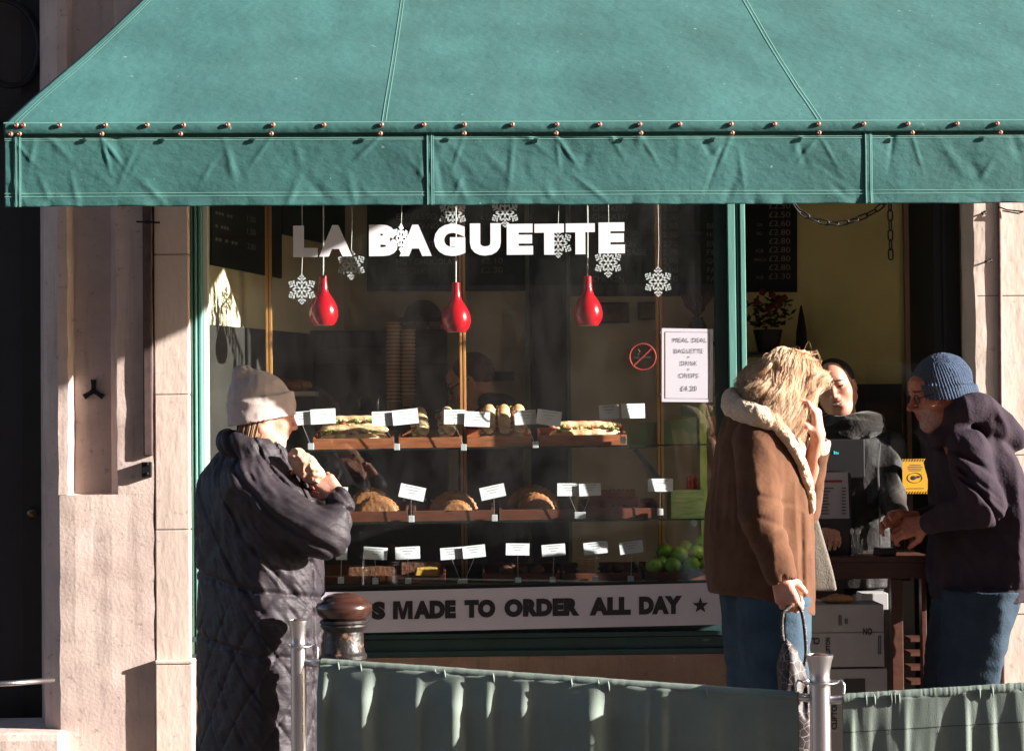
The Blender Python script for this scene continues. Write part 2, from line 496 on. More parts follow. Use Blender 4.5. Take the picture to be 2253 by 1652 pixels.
for (hx, hy, L) in ((2168, 468, 8), (2180, 573, 14)):
    h = MB(); h.tube([P(hx, hy, -.09), P(hx, hy, -.13), P(hx - L * .6, hy + 3, -.135), P(hx - L, hy + 2, -.13)], 0.004, 6)
    h.ell(P(hx, hy, -.12), (.007, .004, .009), 8, 6)
    tag(recentre(h.build('wall_hook', IRON)), 'tiny dark hook in the right stone pier, ' + ('just under the awning edge' if hy < 500 else 'the lower one below the awning'), 'hook')
h = MB(); h.tube([P(2196, 455, -.115), P(2215, 462, -.13), P(2252, 466, -.13), P(2240, 470, -.13), P(2205, 464, -.12)], 0.003, 6)
tag(recentre(h.build('wire_end', IRON)), 'loose loop of dark wire on the right pier beneath the awning corner', 'wire')

# ================================================================== facade above the window (behind the awning)
mb = MB(); mb.box(px1 + 0.002, X(2121, 0), -0.03, 0.25, 2.45, 4.6)
up = tag(mb.build('upper_wall', STONE_BROWN), 'stone wall above the shop window that carries the awning', 'wall')
mb = MB(); mb.box(-1.25, -.3, -.42, -.031, 3.47, 4.0); mb.build('shade_block', STONE_BROWN, up, bevel=.02)  # block added out of view to keep sun off the upper left pier

# ================================================================== shop window
win = thing('shop_window', 'wide bakery window in a green painted frame with white lettering on its glass', 'shop window', (0, 0, GZ))
zs = Z(1290, 0, 1126)                                   # sill
mb = MB()
xl = px1 + 0.003
wd = (X(446, -.03) - xl)
for k, (u0, u1, yy) in enumerate(((0, .2, -.045), (.2, .36, -.028), (.36, .56, -.05), (.56, .7, -.03), (.7, 1, -.042))):
    mb.box(xl + wd * u0, xl + wd * u1, yy, .05, Z(1440, 0, 430), 2.45)
mb.build('left_frame', TEAL, win, bevel=0.004)
mb = MB(); mb.box(xl + wd + .001, X(459, 0), -0.004, .04, zs, 2.45)
mb.build('inner_bead', mat('white_bead', lin('#cfc9c2'), 0.5), win, bevel=0.002)
mm0, mm1 = X(1602, -.03, 650), X(1641, -.03, 650)
w = mm1 - mm0
mb = MB()
for (u0, u1, yy) in ((0, .44, -.032), (.44, .52, -.012), (.52, .62, -.028), (.62, .7, -.012), (.7, 1, -.036)):
    mb.box(mm0 + w * u0, mm0 + w * u1, yy, .022, GZ, 2.45)
mb.build('mullion', TEAL, win, bevel=0.003)
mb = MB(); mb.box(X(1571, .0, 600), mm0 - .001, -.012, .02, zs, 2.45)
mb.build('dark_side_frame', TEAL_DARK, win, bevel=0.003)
mb = MB(); mb.box(xl + wd + .002, mm0 - .002, -.03, .06, zs - .006, zs + .012)
mb.build('sill', BLACK, win, bevel=0.003)
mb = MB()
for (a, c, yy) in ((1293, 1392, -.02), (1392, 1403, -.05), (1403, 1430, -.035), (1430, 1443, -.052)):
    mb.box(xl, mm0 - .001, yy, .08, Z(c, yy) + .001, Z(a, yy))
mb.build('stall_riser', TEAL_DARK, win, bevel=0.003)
mb = MB(); mb.box(X(459, 0) - .004, X(1571, 0) + .006, -.003, .003, zs + .012, 2.45)
mb.build('glass_pane', GLASS, win)
# lettering on the outside of the glass
def letters(word, p, mb):
    (x0, y0), (x1, y1), hgt = p
    yy = -0.0045
    put_text(mb, word, P(x0, y0, yy), P(x1, y1, yy), P(x0 + .0, y0 - hgt, yy), bold=0.045, space=1.02)
mb = MB()
for ch, x0, x1, yb, h in (('L', 645, 699, 566, 69), ('A', 702, 775, 565, 69), ('B', 812, 875, 564, 69), ('A', 879, 950, 564, 69), ('G', 955, 1024, 564, 71), ('U', 1034, 1102, 563, 71),
                          ('E', 1115, 1173, 561, 68), ('T', 1176, 1241, 561, 68), ('T', 1245, 1309, 560, 68), ('E', 1317, 1375, 558, 68)):
    y = -0.0046
    put_text(mb, ch, P(x0, yb, y), P(x1, yb - (x1 - x0) * .011, y), P(x0 - .3, yb - h, y), bold=0.075)
mb.build('lettering', WHITE, win)

mb = MB(); mb.box(xl, mm1, -.055, .3, GZ - .05, Z(1443, -.05))
tag(recentre(mb.build('plinth', STONE_BROWN)), 'low brown stone plinth under the green shop window', 'plinth')

# white sign below the window
y0 = -.056
c00, c10, c11, c01 = P(690, 1394, y0), P(1587, 1373, y0), P(1587, 1281, y0), P(690, 1303, y0)
sg = thing('sign_board', 'long white sign board with black capitals MADE TO ORDER ALL DAY below the window', 'sign', c00)
mb = MB(); mb.prism([c00, c10, c11, c01], (0, -.006, 0), (0, .006, 0)); mb.build('panel', mat('sign_white', lin('#c6c1cb'), 0.5, noise=.03, nscale=12), sg, bevel=.001)
mb = MB()
for wd_, x0, x1 in (('S', 818, 848), ('M', 865, 908), ('ADE', 910, 1003), ('TO', 1022, 1090), ('ORDER', 1110, 1275), ('ALL', 1297, 1388), ('DAY', 1406, 1501)):
    yb = lambda x: 1363 - (x - 818) * .0195
    y = y0 - .0075
    if wd_ == 'M':
        o_ = P(x0, yb(x0), y); e_ = P(x1, yb(x1), y) - o_; g_ = P(x0, yb(x0) - 40, y) - o_
        mb.add([o_ + e_ * a + g_ * c_ for a, c_ in ((0, 0), (0, 1), (.35, 1), (.5, .40), (.65, 1), (1, 1), (1, 0), (.76, 0), (.76, .72), (.60, 0), (.40, 0), (.24, .72), (.24, 0))], [tuple(range(13))]); continue
    put_text(mb, wd_, P(x0, yb(x0), y), P(x1, yb(x1), y), P(x0, yb(x0) - 40, y), bold=0.08, space=1.1)
c = P(1541, 1331, y0 - .0075); r = S(y0) * 18.5
st = [(math.sin(math.pi * k / 5) * (r if k % 2 == 0 else r * .4), math.cos(math.pi * k / 5) * (r if k % 2 == 0 else r * .4)) for k in range(10)]
mb.add([c] + [c + Vector((a, 0, q - .001)) for a, q in st], [(0, k + 1, (k + 1) % 10 + 1) for k in range(10)])
mb.build('lettering', INK, sg)

# ================================================================== interior
back = 1.65
zc = 2.75
xr_in = 3.4
lw0, lw1 = Vector((X(446, .06), .06, 0)), Vector((X(757, back), back, 0))
mb = MB(); mb.add([(lw0.x, lw0.y, GZ), (lw1.x, lw1.y, GZ), (lw1.x, lw1.y, zc), (lw0.x, lw0.y, zc), (lw0.x - .05, lw0.y, GZ), (lw1.x - .05, lw1.y + .05, GZ), (lw1.x - .05, lw1.y + .05, zc), (lw0.x - .05, lw0.y, zc)],
                  [(0, 1, 2, 3), (4, 5, 6, 7), (0, 3, 7, 4), (1, 2, 6, 5), (0, 1, 5, 4), (3, 2, 6, 7)])
struct(mb.build('side_wall', CREAM))
xs1, xs2 = X(1600, back), X(1992, back)
mb = MB(); mb.box(lw1.x - .04, xs1, back, back + .08, GZ, zc); struct(mb.build('back_wall', CREAM))
mb = MB(); mb.box(xs1 + .002, xs2, back, back + .08, GZ, zc); struct(mb.build('back_wall', YELLOW))
mb = MB(); mb.box(xs2 + .002, xr_in, back - .03, back + .08, GZ, zc); struct(mb.build('back_wall', TAN))
mb = MB(); mb.box(X(2047, .12, 900), X(2121, .0, 900) - .002, 0.02, .5, GZ, zc)
mb.box(X(2075, .12, 900), X(2080, .0, 900), 0.01, .1, GZ, 2.5)
tag(recentre(mb.build('door_jamb', BLACK, bevel=.004)), 'dark door jamb between the yellow shop wall and the right stone pier', 'door jamb')
mb = MB(); mb.box(xr_in, xr_in + .08, 0.2, back + .08, GZ, zc); struct(mb.build('side_wall', TAN))
mb = MB(); mb.box(lw0.x - .02, 3.5, 0.06, back + .1, zc, zc + .08); struct(mb.build('ceiling', CREAM))
mb = MB(); mb.box(lw0.x, 3.5, 0.0, back + .1, GZ, GZ + .004); struct(mb.build('floor', mat('shop_floor', lin('#4a3b30'), .6, noise=.2, nscale=4)))
mb = MB(); mb.box(X(1641, 0), X(2121, 0), -.02, .2, 2.42, zc); tag(recentre(mb.build('door_lintel', TEAL_DARK)), 'dark green lintel above the shop doorway behind the awning', 'lintel')

# back door
bd = thing('back_door', 'dark blue-green door in the cream back wall between the menu boards', 'door', (X(1205, back), back - .03, GZ))
mb = MB(); mb.box(X(1168, back), X(1246, back), back - .045, back - .001, GZ, 2.6); mb.build('door_leaf', mat('door_dark', lin('#1a2427'), .5, noise=.2, nscale=4), bd)
mb = MB(); mb.box(X(1158, back), X(1167, back), back - .06, back - .001, GZ, 2.6); mb.build('door_frame', mat('door_frame_pale', lin('#66705f'), .5), bd)
mb = MB(); mb.box(X(1247, back), X(1255, back), back - .06, back - .001, GZ, 2.6); mb.build('door_frame', MATS['door_frame_pale'], bd)

# menu boards
BOARD = mat('chalk_board', lin('#100f0e'), 0.55, noise=.2, nscale=5)
CHALK = mat('board_lettering', lin('#8f8b80'), 0.7)
CHALK2 = mat('board_lettering_dim', lin('#837d73'), 0.7)
def board(name_label, quad, rows, y, matl):
    bd = thing('menu_board', name_label, 'menu board', quad[0], 'black menu boards')
    a, b_, c, d = [Vector(q) for q in quad]
    n = (b_ - a).cross(d - a).normalized()
    if n.y > 0: n = -n
    m_ = MB(); m_.prism([a, b_, c, d], n * .012, n * .001); m_.build('panel', BOARD, bd)
    m_ = MB()
    e = b_ - a; g = d - a
    for (txt, u0, u1, v0, v1) in rows:
        o = a + n * .0135
        put_text(m_, txt, o + e * u0 + g * v0, o + e * u1 + g * v0, o + e * u0 + g * v1, bold=.0)
    if m_.v: m_.build('lettering', matl, bd)
    return bd
yb_ = back
def quad(px0, px1, py0, py1, y): return [P(px0, py1, y), P(px1, py1, y), P(px1, py0, y), P(px0, py0, y)]
def rowpx(rows, px0, px1, py0, py1):
    return [(t, (a - px0) / (px1 - px0), (b - px0) / (px1 - px0), (py1 - yb) / (py1 - py0), (py1 - yb + h) / (py1 - py0)) for t, a, b, yb, h in rows]
q = (808, 1157, 400, 641)
rows = [('ESPRESSO', 872, 962, 484, 13), ('£1.', 1058, 1078, 484, 13), ('AMERICANO', 872, 965, 504, 12), ('LATTE', 872, 925, 524, 12), ('FLAT WHITE', 872, 965, 544, 12),
        ('HOT CHOCOLATE', 872, 1013, 583, 13), ('£2.10', 1058, 1106, 581, 13), ('MOCHA', 872, 935, 603, 13), ('£2.30', 1058, 1106, 601, 13)]
board('black menu board listing ESPRESSO to MOCHA, in the middle of the back wall', quad(q[0], q[1], q[2], q[3], yb_), rowpx(rows, *q), yb_, CHALK2)
q = (1257, 1598, 400, 652)
rows = [('CHICKEN', 1303, 1375, 465, 12), ('2.50', 1458, 1490, 465, 12), ('CHICKEN', 1303, 1380, 484, 12), ('2.50', 1458, 1490, 484, 12), ('2.50', 1458, 1490, 504, 12), ('BR', 1555, 1575, 504, 12), ('2.50', 1458, 1490, 523, 12), ('HC', 1555, 1575, 523, 12),
        ('BACON', 1345, 1398, 543, 12), ('2.70', 1458, 1490, 543, 12), ('BR', 1555, 1575, 543, 12), ('SAUSAGE', 1345, 1422, 562, 12), ('2.70', 1458, 1490, 562, 12), ('FF', 1555, 1573, 562, 12), ('2.90', 1458, 1490, 581, 12), ('GC', 1555, 1577, 581, 12),
        ('3.00', 1458, 1490, 601, 12), ('FA', 1555, 1575, 601, 12), ('CHICKEN', 1303, 1372, 621, 13), ('3.10', 1458, 1490, 620, 12), ('FA', 1555, 1575, 620, 12)]
board('black menu board with CHICKEN and price columns, left of the green mullion', quad(q[0], q[1], q[2], q[3], yb_), rowpx(rows, *q), yb_, CHALK2)
q = (1602, 1753, 400, 643)
prices = ['£2.30', '£2.50', '£2.60', '£2.80', '£2.80', '£2.80', '£2.80', '£2.80', '£3.30']
rows = [(t, 1691, 1738, 460 + 19.3 * k, 12.5) for k, t in enumerate(prices)] + [('ON', 1664, 1676, 499, 7), ('SG', 1664, 1676, 518, 7), ('ICE', 1662, 1679, 556, 7), ('MACH', 1658, 1685, 576, 7), ('AUS', 1662, 1679, 614, 7)]
board('black menu board with a column of pound prices seen through the doorway', quad(q[0], q[1], q[2], q[3], yb_), rowpx(rows, *q), yb_, CHALK)
# the two boards on the slanting side wall
def lw(px, py):
    """pixel to point on the side wall"""
    n = (lw1 - lw0).cross(Vector((0, 0, 1))); p = P(px, py, 1.0); d = p - CAM
    t = (lw0 - CAM).dot(n) / d.dot(n)
    return CAM + d * t
q = [lw(461, 583), lw(615, 613), lw(615, 380), lw(461, 320)]
rw = [('SANDWICH', .04, .3, .93 - .1 * k, .97 - .1 * k) for k in range(0)]
rows = [('-- - --', .04, .34, .21, .235), ('2.00', .48, .6, .20, .25), ('- ---', .04, .22, .32, .345), ('--- --', .04, .27, .43, .455), ('1.50', .48, .6, .33, .38), ('1.50', .48, .6, .44, .49)]
board('black menu board slanting away on the left side wall behind the wooden bar', q, rows, 0, CHALK2)
q = [lw(619, 516), lw(754, 545), lw(754, 400), lw(619, 360)]
board('smaller black menu board further back on the left side wall behind the letters LA', q, [], 0, CHALK2)
# ================================================================== awning
FAB = mat('awning_canvas', lin('#2b615e'), 0.84, color2='#38706c', nscale=2.2, bump=0.12, bscale=420, stretch=(1, 1, 1))
STITCH = mat('stitching', lin('#6a9c92'), 0.9)
def fabric_wear(m):
    """chalky flecks and faint streaks mixed over the canvas colour; long soft creases in the bump"""
    nt = m.node_tree; b = nt.nodes['Principled BSDF']
    src = b.inputs['Base Color'].links[0].from_socket
    tc = nt.nodes.new('ShaderNodeTexCoord')
    vo = nt.nodes.new('ShaderNodeTexNoise'); vo.inputs['Scale'].default_value = 38; vo.inputs['Detail'].default_value = 2
    rp = nt.nodes.new('ShaderNodeValToRGB'); rp.color_ramp.elements[0].position = .745; rp.color_ramp.elements[1].position = .77
    rp.color_ramp.elements[0].color = (0, 0, 0, 1); rp.color_ramp.elements[1].color = (.55, .55, .55, 1)
    nt.links.new(tc.outputs['Object'], vo.inputs[0]); nt.links.new(vo.outputs['Fac'], rp.inputs[0])
    mx = nt.nodes.new('ShaderNodeMixRGB'); mx.inputs[2].default_value = (*lin('#9fc4b8'), 1)
    nt.links.new(rp.outputs[0], mx.inputs[0]); nt.links.new(src, mx.inputs[1])
    st = nt.nodes.new('ShaderNodeTexNoise'); st.inputs['Scale'].default_value = 1.0; st.inputs['Detail'].default_value = 3
    mp = nt.nodes.new('ShaderNodeMapping'); mp.inputs['Scale'].default_value = (5, .8, 1.2); mp.inputs['Rotation'].default_value = (0, .35, 0)
    nt.links.new(tc.outputs['Object'], mp.inputs[0]); nt.links.new(mp.outputs[0], st.inputs[0])
    mx2 = nt.nodes.new('ShaderNodeMixRGB'); mx2.blend_type = 'MULTIPLY'; mx2.inputs[0].default_value = .5
    nt.links.new(mx.outputs[0], mx2.inputs[1]); nt.links.new(st.outputs['Fac'], mx2.inputs[2])
    nt.links.new(mx2.outputs[0], b.inputs['Base Color'])
    # slack diagonal puckers over the weave
    pk = nt.nodes.new('ShaderNodeTexNoise'); pk.inputs['Scale'].default_value = 1.0; pk.inputs['Detail'].default_value = 5
    m3 = nt.nodes.new('ShaderNodeMapping'); m3.inputs['Rotation'].default_value = (0, -.9, .5); m3.inputs['Scale'].default_value = (26, 9, 40)
    nt.links.new(tc.outputs['Object'], m3.inputs[0]); nt.links.new(m3.outputs[0], pk.inputs[0])
    bp = nt.nodes.new('ShaderNodeBump'); bp.inputs['Strength'].default_value = .30; bp.inputs['Distance'].default_value = .01
    nt.links.new(pk.outputs['Fac'], bp.inputs['Height']); nt.links.new(b.inputs['Normal'].links[0].from_socket, bp.inputs['Normal']); nt.links.new(bp.outputs[0], b.inputs['Normal'])
fabric_wear(FAB)

YF = -1.85
XR = X(2456, YF, 300)
XL = X(10, YF, 300)
aw = thing('awning', 'large faded green canvas awning with a hanging valance over the whole shopfront', 'awning', (0, YF, 2.1))
zt = Z(286, YF); zbv = Z(447, YF); zfront = Z(268, YF)
def zoff(x):                       # the picture's slight slope of the front bar
    return (x - XL) / (XR - XL) * (Z(262, YF, 2250) - Z(268, YF, 20) )
rr = random.Random(11)
STUD1 = [36, 131, 232, 323, 404, 501, 600, 712, 840, 933, 1022, 1126, 1225, 1319, 1408, 1495, 1608, 1705, 1801, 1901, 1998, 2106, 2194, 2300, 2410]
STUD2 = [24, 223, 397, 597, 837, 1021, 1224, 1409, 1610, 1802, 2006, 2200]
cre = []
for k in range(70):
    x = XL + rr.random() * (XR - XL); z = zbv + (.12 + .8 * rr.random()) * (zt - zbv)
    a = math.radians(rr.choice([-70, -62, -50, -80, 72, 60, -40, 85]) + rr.uniform(-8, 8))
    cre.append((x, z, math.cos(a), math.sin(a), rr.uniform(.03, .085), rr.uniform(.008, .018), rr.uniform(.0008, .003) * rr.choice((1, 1, -1))))
for s in STUD2:                     # pulls that radiate from the lower studs
    for a0 in rr.sample([-115, -60, -78, -130, -45], rr.choice((0, 1, 1, 2))):
        a = math.radians(a0 + rr.uniform(-8, 8)); x = X(s, YF, 295)
        cre.append((x + math.cos(a) * .06, zt - .015 + math.sin(a) * .06, math.cos(a), math.sin(a), .05, .007, rr.uniform(.0015, .0035)))
CR = np.array(cre)
def vdisp(x, z):
    dx = x - CR[:, 0]; dz = z - CR[:, 1]
    al = dx * CR[:, 2] + dz * CR[:, 3]; pe = -dx * CR[:, 3] + dz * CR[:, 2]
    w = np.exp(-(al / CR[:, 4]) ** 2)
    d = float(np.sum(CR[:, 6] * w * np.exp(-(pe / CR[:, 5]) ** 2)))
    v = (zt - z) / (zt - zbv)
    d += .012 * v * n1(x * 3.1, 4.2, z * 2.0) + .010 * n1(x * 6.3, 1.7, z * 7) * min(1, v * 3)
    if v > .83: d += .006 * (v - .83) / .17 * abs(n1(x * 12, 8.8)) * 2.4
    return d
def vpt(x, v, off=0.0):
    z = zt + (zbv - zt) * v
    return (x, YF - vdisp(x, z) - off, z + zoff(x) - .004 * n1(x * 9, 3.3) * (v > .9))
NU = 900
xs = [XL + (XR - XL) * i / NU for i in range(NU + 1)]
mb = MB(); NV = 46
v = [vpt(x, j / NV) for j in range(NV + 1) for x in xs]
f = [(j * (NU + 1) + i, j * (NU + 1) + i + 1, (j + 1) * (NU + 1) + i + 1, (j + 1) * (NU + 1) + i) for j in range(NV) for i in range(NU)]
mb.add(v, f)
val = mb.build('valance', FAB, aw, smooth=True, solid=.0025)
def rib(mb, pts, w, axis):
    """thin ribbon along pts, half-width w along axis"""
    a = Vector(axis).normalized() * w
    v = []
    for p in pts: v += [Vector(p) + a, Vector(p) - a]
    mb.add(v, [(2 * i, 2 * i + 1, 2 * i + 3, 2 * i + 2) for i in range(len(pts) - 1)])
mb = MB()
for vv in (.82, .865, .10, .075):
    rib(mb, [vpt(x, vv, .0026) for x in xs[::2]], .0011, (0, 0, 1))
for s in (36, 44, 941, 950, 1905, 1915):
    x = X(s, YF, 370)
    rib(mb, [vpt(x, j / 30, .0055) for j in range(31)], .0015, (1, 0, 0))
mb.build('valance_stitching', STITCH, val)
for s0, s1 in ((30, 47), (937, 955), (1901, 1919)):      # overlapped joints
    mb = MB(); a, c = X(s0, YF, 370), X(s1, YF, 370)
    mb.grid(lambda u, t: vpt(a + (c - a) * u, t, .0035), 8, 40)
    mb.build('seam', FAB, val, smooth=True, solid=.002)

# canopy
SL = 0.58
def cp(x, t, off=0.0):
    """x along the front edge, t from front bar (0) to wall (1)"""
    px = x
    y = YF + (YF * -1 - .035) * t
    k = (x - XL) / (XR - XL)
    # the cloth narrows towards the wall
    xx = x + float(np.interp(k, [0, .33, .72, 1], [.43, .05, -.15, .05])) * t
    sag = -.02 * math.sin(math.pi * t) + .022 * n1(x * 2.6 + t * .8, t * .9, 2) + .004 * n1(x * 7 + t * 5, t * 3, 5)
    z = zfront + .004 + zoff(x) + SL * (y - YF) + sag * min(1, t * 6)
    return (xx, y - off * .41, z + off * .91)
mb = MB(); mb.grid(lambda u, t: cp(XL + (XR - XL) * u, t), 300, 90)
can = mb.build('canopy', FAB, aw, smooth=True, solid=.0025)
def seam_x(pxb): return X(pxb, YF, 268)
for pxb, w in ((36, 9), (845, 8), (1805, 8)):
    mb = MB(); mbs = MB()
    x0 = seam_x(pxb); hw = w * S(YF) * .7
    mbs.grid(lambda u, t: cp(x0 + hw * (u * 2 - 1), t, .0019), 4, 60)
    for q in (-.7, .7):
        rib(mb, [cp(x0 + hw * q, j / 60, .0032) for j in range(61)], .0016, (1, 0, .1))
    mbs.build('seam', FAB, can, smooth=True)
    mb.build('stitching', STITCH, can)
# band over the front bar
mb = MB()
def band(x, u): 
    z0, z1 = Z(290, YF), Z(263, YF)
    k = math.sin(math.pi * u)
    return (x, YF - .010 - .006 * k - .002 * n1(x * 9, u * 2), z0 + (z1 - z0) * u + zoff(x))
mb.add([band(x, j / 8) for j in range(9) for x in xs[::2]], [(j * 451 + i, j * 451 + i + 1, (j + 1) * 451 + i + 1, (j + 1) * 451 + i) for j in range(8) for i in range(450)])
bnd = mb.build('front_band', FAB, aw, smooth=True, solid=.002)
mb = MB(); rib(mb, [(p[0], p[1] - .0025, p[2]) for p in (band(x, .93) for x in xs[::3])], .0016, (0, 0, 1)); mb.build('band_stitching', STITCH, bnd)
mb = MB(); mb.tube([(XL + .02, YF + .012, zt + .008), (XR - .02, YF + .012, zt + .008 + zoff(XR))], .013, 10)
mb.tube([(XL + .03, YF + .02, zt + .01), (XL + .03, -.03, zt + .01)], .012, 8); 
mb.build('front_bar', IRON, aw, smooth=True)
COPPER = mat('copper_stud', lin('#94604f'), 0.5, metal=.5, noise=.3, nscale=90)
def stud(px, py):
    p = P(px + rr.uniform(-1, 1), py, YF - .0185)
    m_ = MB(); m_.lathe([(.0085, 0), (.0085, .002), (.0068, .0045), (.004, .0062), (.003, .0052), (.0004, .005)], p, 14, axis=(0, -1, 0))
    o = m_.build('stud', COPPER, aw, smooth=True, angle=40)
for s in STUD1: stud(s, 276 - s * .0016)
stud(52, 276)
for s in STUD2: stud(s, 295.5 - s * .0016)
stud(42, 295)
# ================================================================== things hanging inside the window
FLAKE = mat('snowflake_card', lin('#dcdade'), 0.6)
CORD = mat('cord', lin('#cfcac2'), 0.7)
def flake_mb(mb, c, R):
    def bar(p, q, w):
        d = (q - p).normalized(); n = Vector((-d.z, 0, d.x)) * w
        mb.prism([p + n, q + n, q - n, p - n], (0, -.0012, 0), (0, .0012, 0))
    for k in range(6):
        a = math.pi / 6 + k * math.pi / 3 + math.pi / 6 * 0
        a = math.pi / 2 + k * math.pi / 3
        d = Vector((math.cos(a), 0, math.sin(a)))
        bar(c + d * R * .0, c + d * R, R * .062)
        for q, L in ((.36, .34), (.62, .30), (.82, .16)):
            for s in (-1, 1):
                e = Vector((math.cos(a + s * math.pi / 3), 0, math.sin(a + s * math.pi / 3)))
                bar(c + d * R * q, c + d * R * q + e * R * L, R * .052)
FL = [(664, 637, .06, 'lowest paper snowflake left of the first red lamp'), (773, 583, .07, 'paper snowflake hanging just below the letter A of LA'), (883, 525, .1, 'paper snowflake behind the gap between the letters B and A'),
      (996, 470, .1, 'paper snowflake cut by the awning edge above the letter G'), (1111, 468, .1, 'paper snowflake cut by the awning edge above the letters U and E'), (1228, 535, .1, 'paper snowflake half hidden behind the first T'),
      (1338, 578, .07, 'paper snowflake hanging just below the last letter E'), (1448, 620, .03, 'paper snowflake hanging furthest from the red lamps, above the meal deal notice')]
proto = None
for px, py, y, lb in FL:
    c = P(px, py, y); R = .063
    r = thing('snowflake_decoration', 'white ' + lb, 'snowflake', c, 'white snowflakes hanging in the window')
    m_ = MB(); flake_mb(m_, c, R)
    if abs(px - 883) < 2:
        for i, p in enumerate(m_.v): m_.v[i] = (c.x + (p[0] - c.x) * .55, p[1] + (p[0] - c.x) * .8, p[2])
    m_.build('flake', FLAKE, r)
    m_ = MB(); m_.tube([c + Vector((0, 0, R)), c + Vector((.004, 0, R + .1)), Vector((c.x + .002, c.y, 2.5))], .0016, 5); m_.build('thread', CORD, r)
# red pendant lamps
RED = mat('red_enamel', lin('#b3101f'), 0.22, noise=.05, nscale=4, coat=.4)
LAMPW = mat('lamp_inside', lin('#e5e0dc'), 0.5)
prof = [(.036, 0), (.047, .02), (.0535, .045), (.054, .07), (.049, .1), (.038, .13), (.026, .155), (.021, .172), (.0178, .19), (.0165, .22), (.0158, .25), (.012, .2525), (.0, .253)]
prof = [(r_ * 1.16 if h < .15 else r_ * 1.10, h * .84) for r_, h in prof]
lamp = None
for px, py, y, lb in ((712, 716, .085, 'glossy red bottle shaped pendant lamp beside the lowest snowflake'), (1004, 731, .085, 'glossy red pendant lamp in front of the middle wooden bar'), (1294, 717, .085, 'glossy red pendant lamp below the last letter T, nearest the meal deal notice')):
    c = P(px, py, y)
    if lamp is None:
        r = thing('pendant_lamp', lb, 'lamp', c, 'red pendant lamps'); lamp = r
        m_ = MB(); m_.lathe([(.038, .004)] + prof, c, 36); m_.build('lamp_shade', RED, r, smooth=True, angle=60)
        m_ = MB(); m_.lathe([(.041, .0012), (.0, .001)], c, 28); m_.build('shade_lining', LAMPW, r)
        m_ = MB(); m_.tube([c + Vector((0, 0, .205)), c + Vector((.003, 0, .45)), c + Vector((0, 0, 1.0))], .003, 6); m_.build('cord', CORD, r)
    else: dup(lamp, c, lb)
# wooden bars
WOODBAR = mat('bar_wood', lin('#a8703c'), 0.45, color2='#c08a4e', nscale=9, stretch=(3, 3, .3), bump=.1)
for px, y, y1, lb in ((593, .42, 1300, 'upright wooden bar behind the beanie woman, catching the sun'), (1019, .42, 1290, 'upright wooden bar in the middle of the window passing the barista'), (1452, .42, 1290, 'upright wooden bar beside the meal deal notice')):
    c = P(px, 900, y)
    r = thing('wooden_bar', lb, 'wooden bar', (c.x, y, GZ), 'upright wooden bars of the display')
    w_ = S(y) * 7
    m_ = MB(); m_.box(c.x - w_, c.x - w_ * .15, y - .012, y + .012, GZ, 2.7); m_.box(c.x + w_ * .1, c.x + w_, y - .013, y + .011, GZ, 2.7)
    m_.build('batten', WOODBAR, r, bevel=.002)
    m_ = MB(); m_.box(c.x - w_ * .16, c.x + w_ * .11, y - .008, y + .008, GZ, 2.7); m_.build('slot', mat('slot_dark', lin('#3a2418'), .6), r)

# ================================================================== display case
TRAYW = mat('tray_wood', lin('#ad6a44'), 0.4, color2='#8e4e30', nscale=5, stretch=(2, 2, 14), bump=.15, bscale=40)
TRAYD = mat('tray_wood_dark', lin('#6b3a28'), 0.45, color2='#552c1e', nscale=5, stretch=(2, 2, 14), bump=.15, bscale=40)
CLIPW = mat('clip_white', lin('#c9c9cc'), .4)
SHELF = glass_mat('shelf_glass', (.80, .92, .86), 1.0)
EDGE = mat('shelf_edge', lin('#16261f'), .15)
case = thing('display_case', 'glass display case with three shelves of trays behind the bakery window', 'display case', (0, .3, GZ))
shelf_z = []
for (ya, yb_, yy0, yy1, pxa, pxb) in ((990, 976, .16, .50, 676, 1560), (1152, 1140, .14, .56, 600, 1560), (1288, 1276, .10, .60, 600, 1590)):
    a = P(pxa, ya, yy0); c = P(pxb, yb_, yy0)
    m_ = MB(); m_.prism([a, c, c + Vector((0, yy1 - yy0, 0)), a + Vector((0, yy1 - yy0, 0))], (0, 0, -.006), (0, 0, .000))
    m_.build('shelf', SHELF, case)
    m_ = MB(); m_.prism([a, c, c + Vector((0, .003, 0)), a + Vector((0, .003, 0))], (0, -.003, -.0065), (0, -.003, .0005)); m_.build('shelf_edge', EDGE, case)
    shelf_z.append((a, c))
def on_shelf(k, px):
    a, c = shelf_z[k]
    yy = a.y
    x = X(px, yy, 990 + 150 * k)
    return a.z + (c.z - a.z) * (x - a.x) / (c.x - a.x)
GREENY = mat('green_yellow_post', lin('#a3b350'), .45, noise=.12, nscale=9)
m_ = MB(); m_.box(X(1538, .42), X(1554, .42), .41, .44, Z(1290, .42), Z(893, .42)); m_.build('corner_post', GREENY, case, bevel=.003)
m_ = MB(); m_.box(X(1576, .1), X(1592, .1), .08, .1, Z(1205, .1), Z(886, .1)); tl = bpy.data.materials.new('sunlit_strip_glow'); tl.use_nodes = True  # sunlit white edge by the mullion, its brightness painted on as emission
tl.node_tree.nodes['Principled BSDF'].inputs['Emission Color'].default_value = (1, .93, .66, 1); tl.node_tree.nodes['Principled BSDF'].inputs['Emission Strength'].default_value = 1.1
m_.build('sunlit_strip', tl, case, bevel=.003)
m_ = MB(); m_.prism([P(1384, 935, .46), P(1545, 916, .46), P(1545, 976, .46), P(1384, 988, .46)], (0, 0, 0), (0, .006, 0))
m_.build('side_panel', mat('green_panel', lin('#63713f'), .35, noise=.2, nscale=5), case)
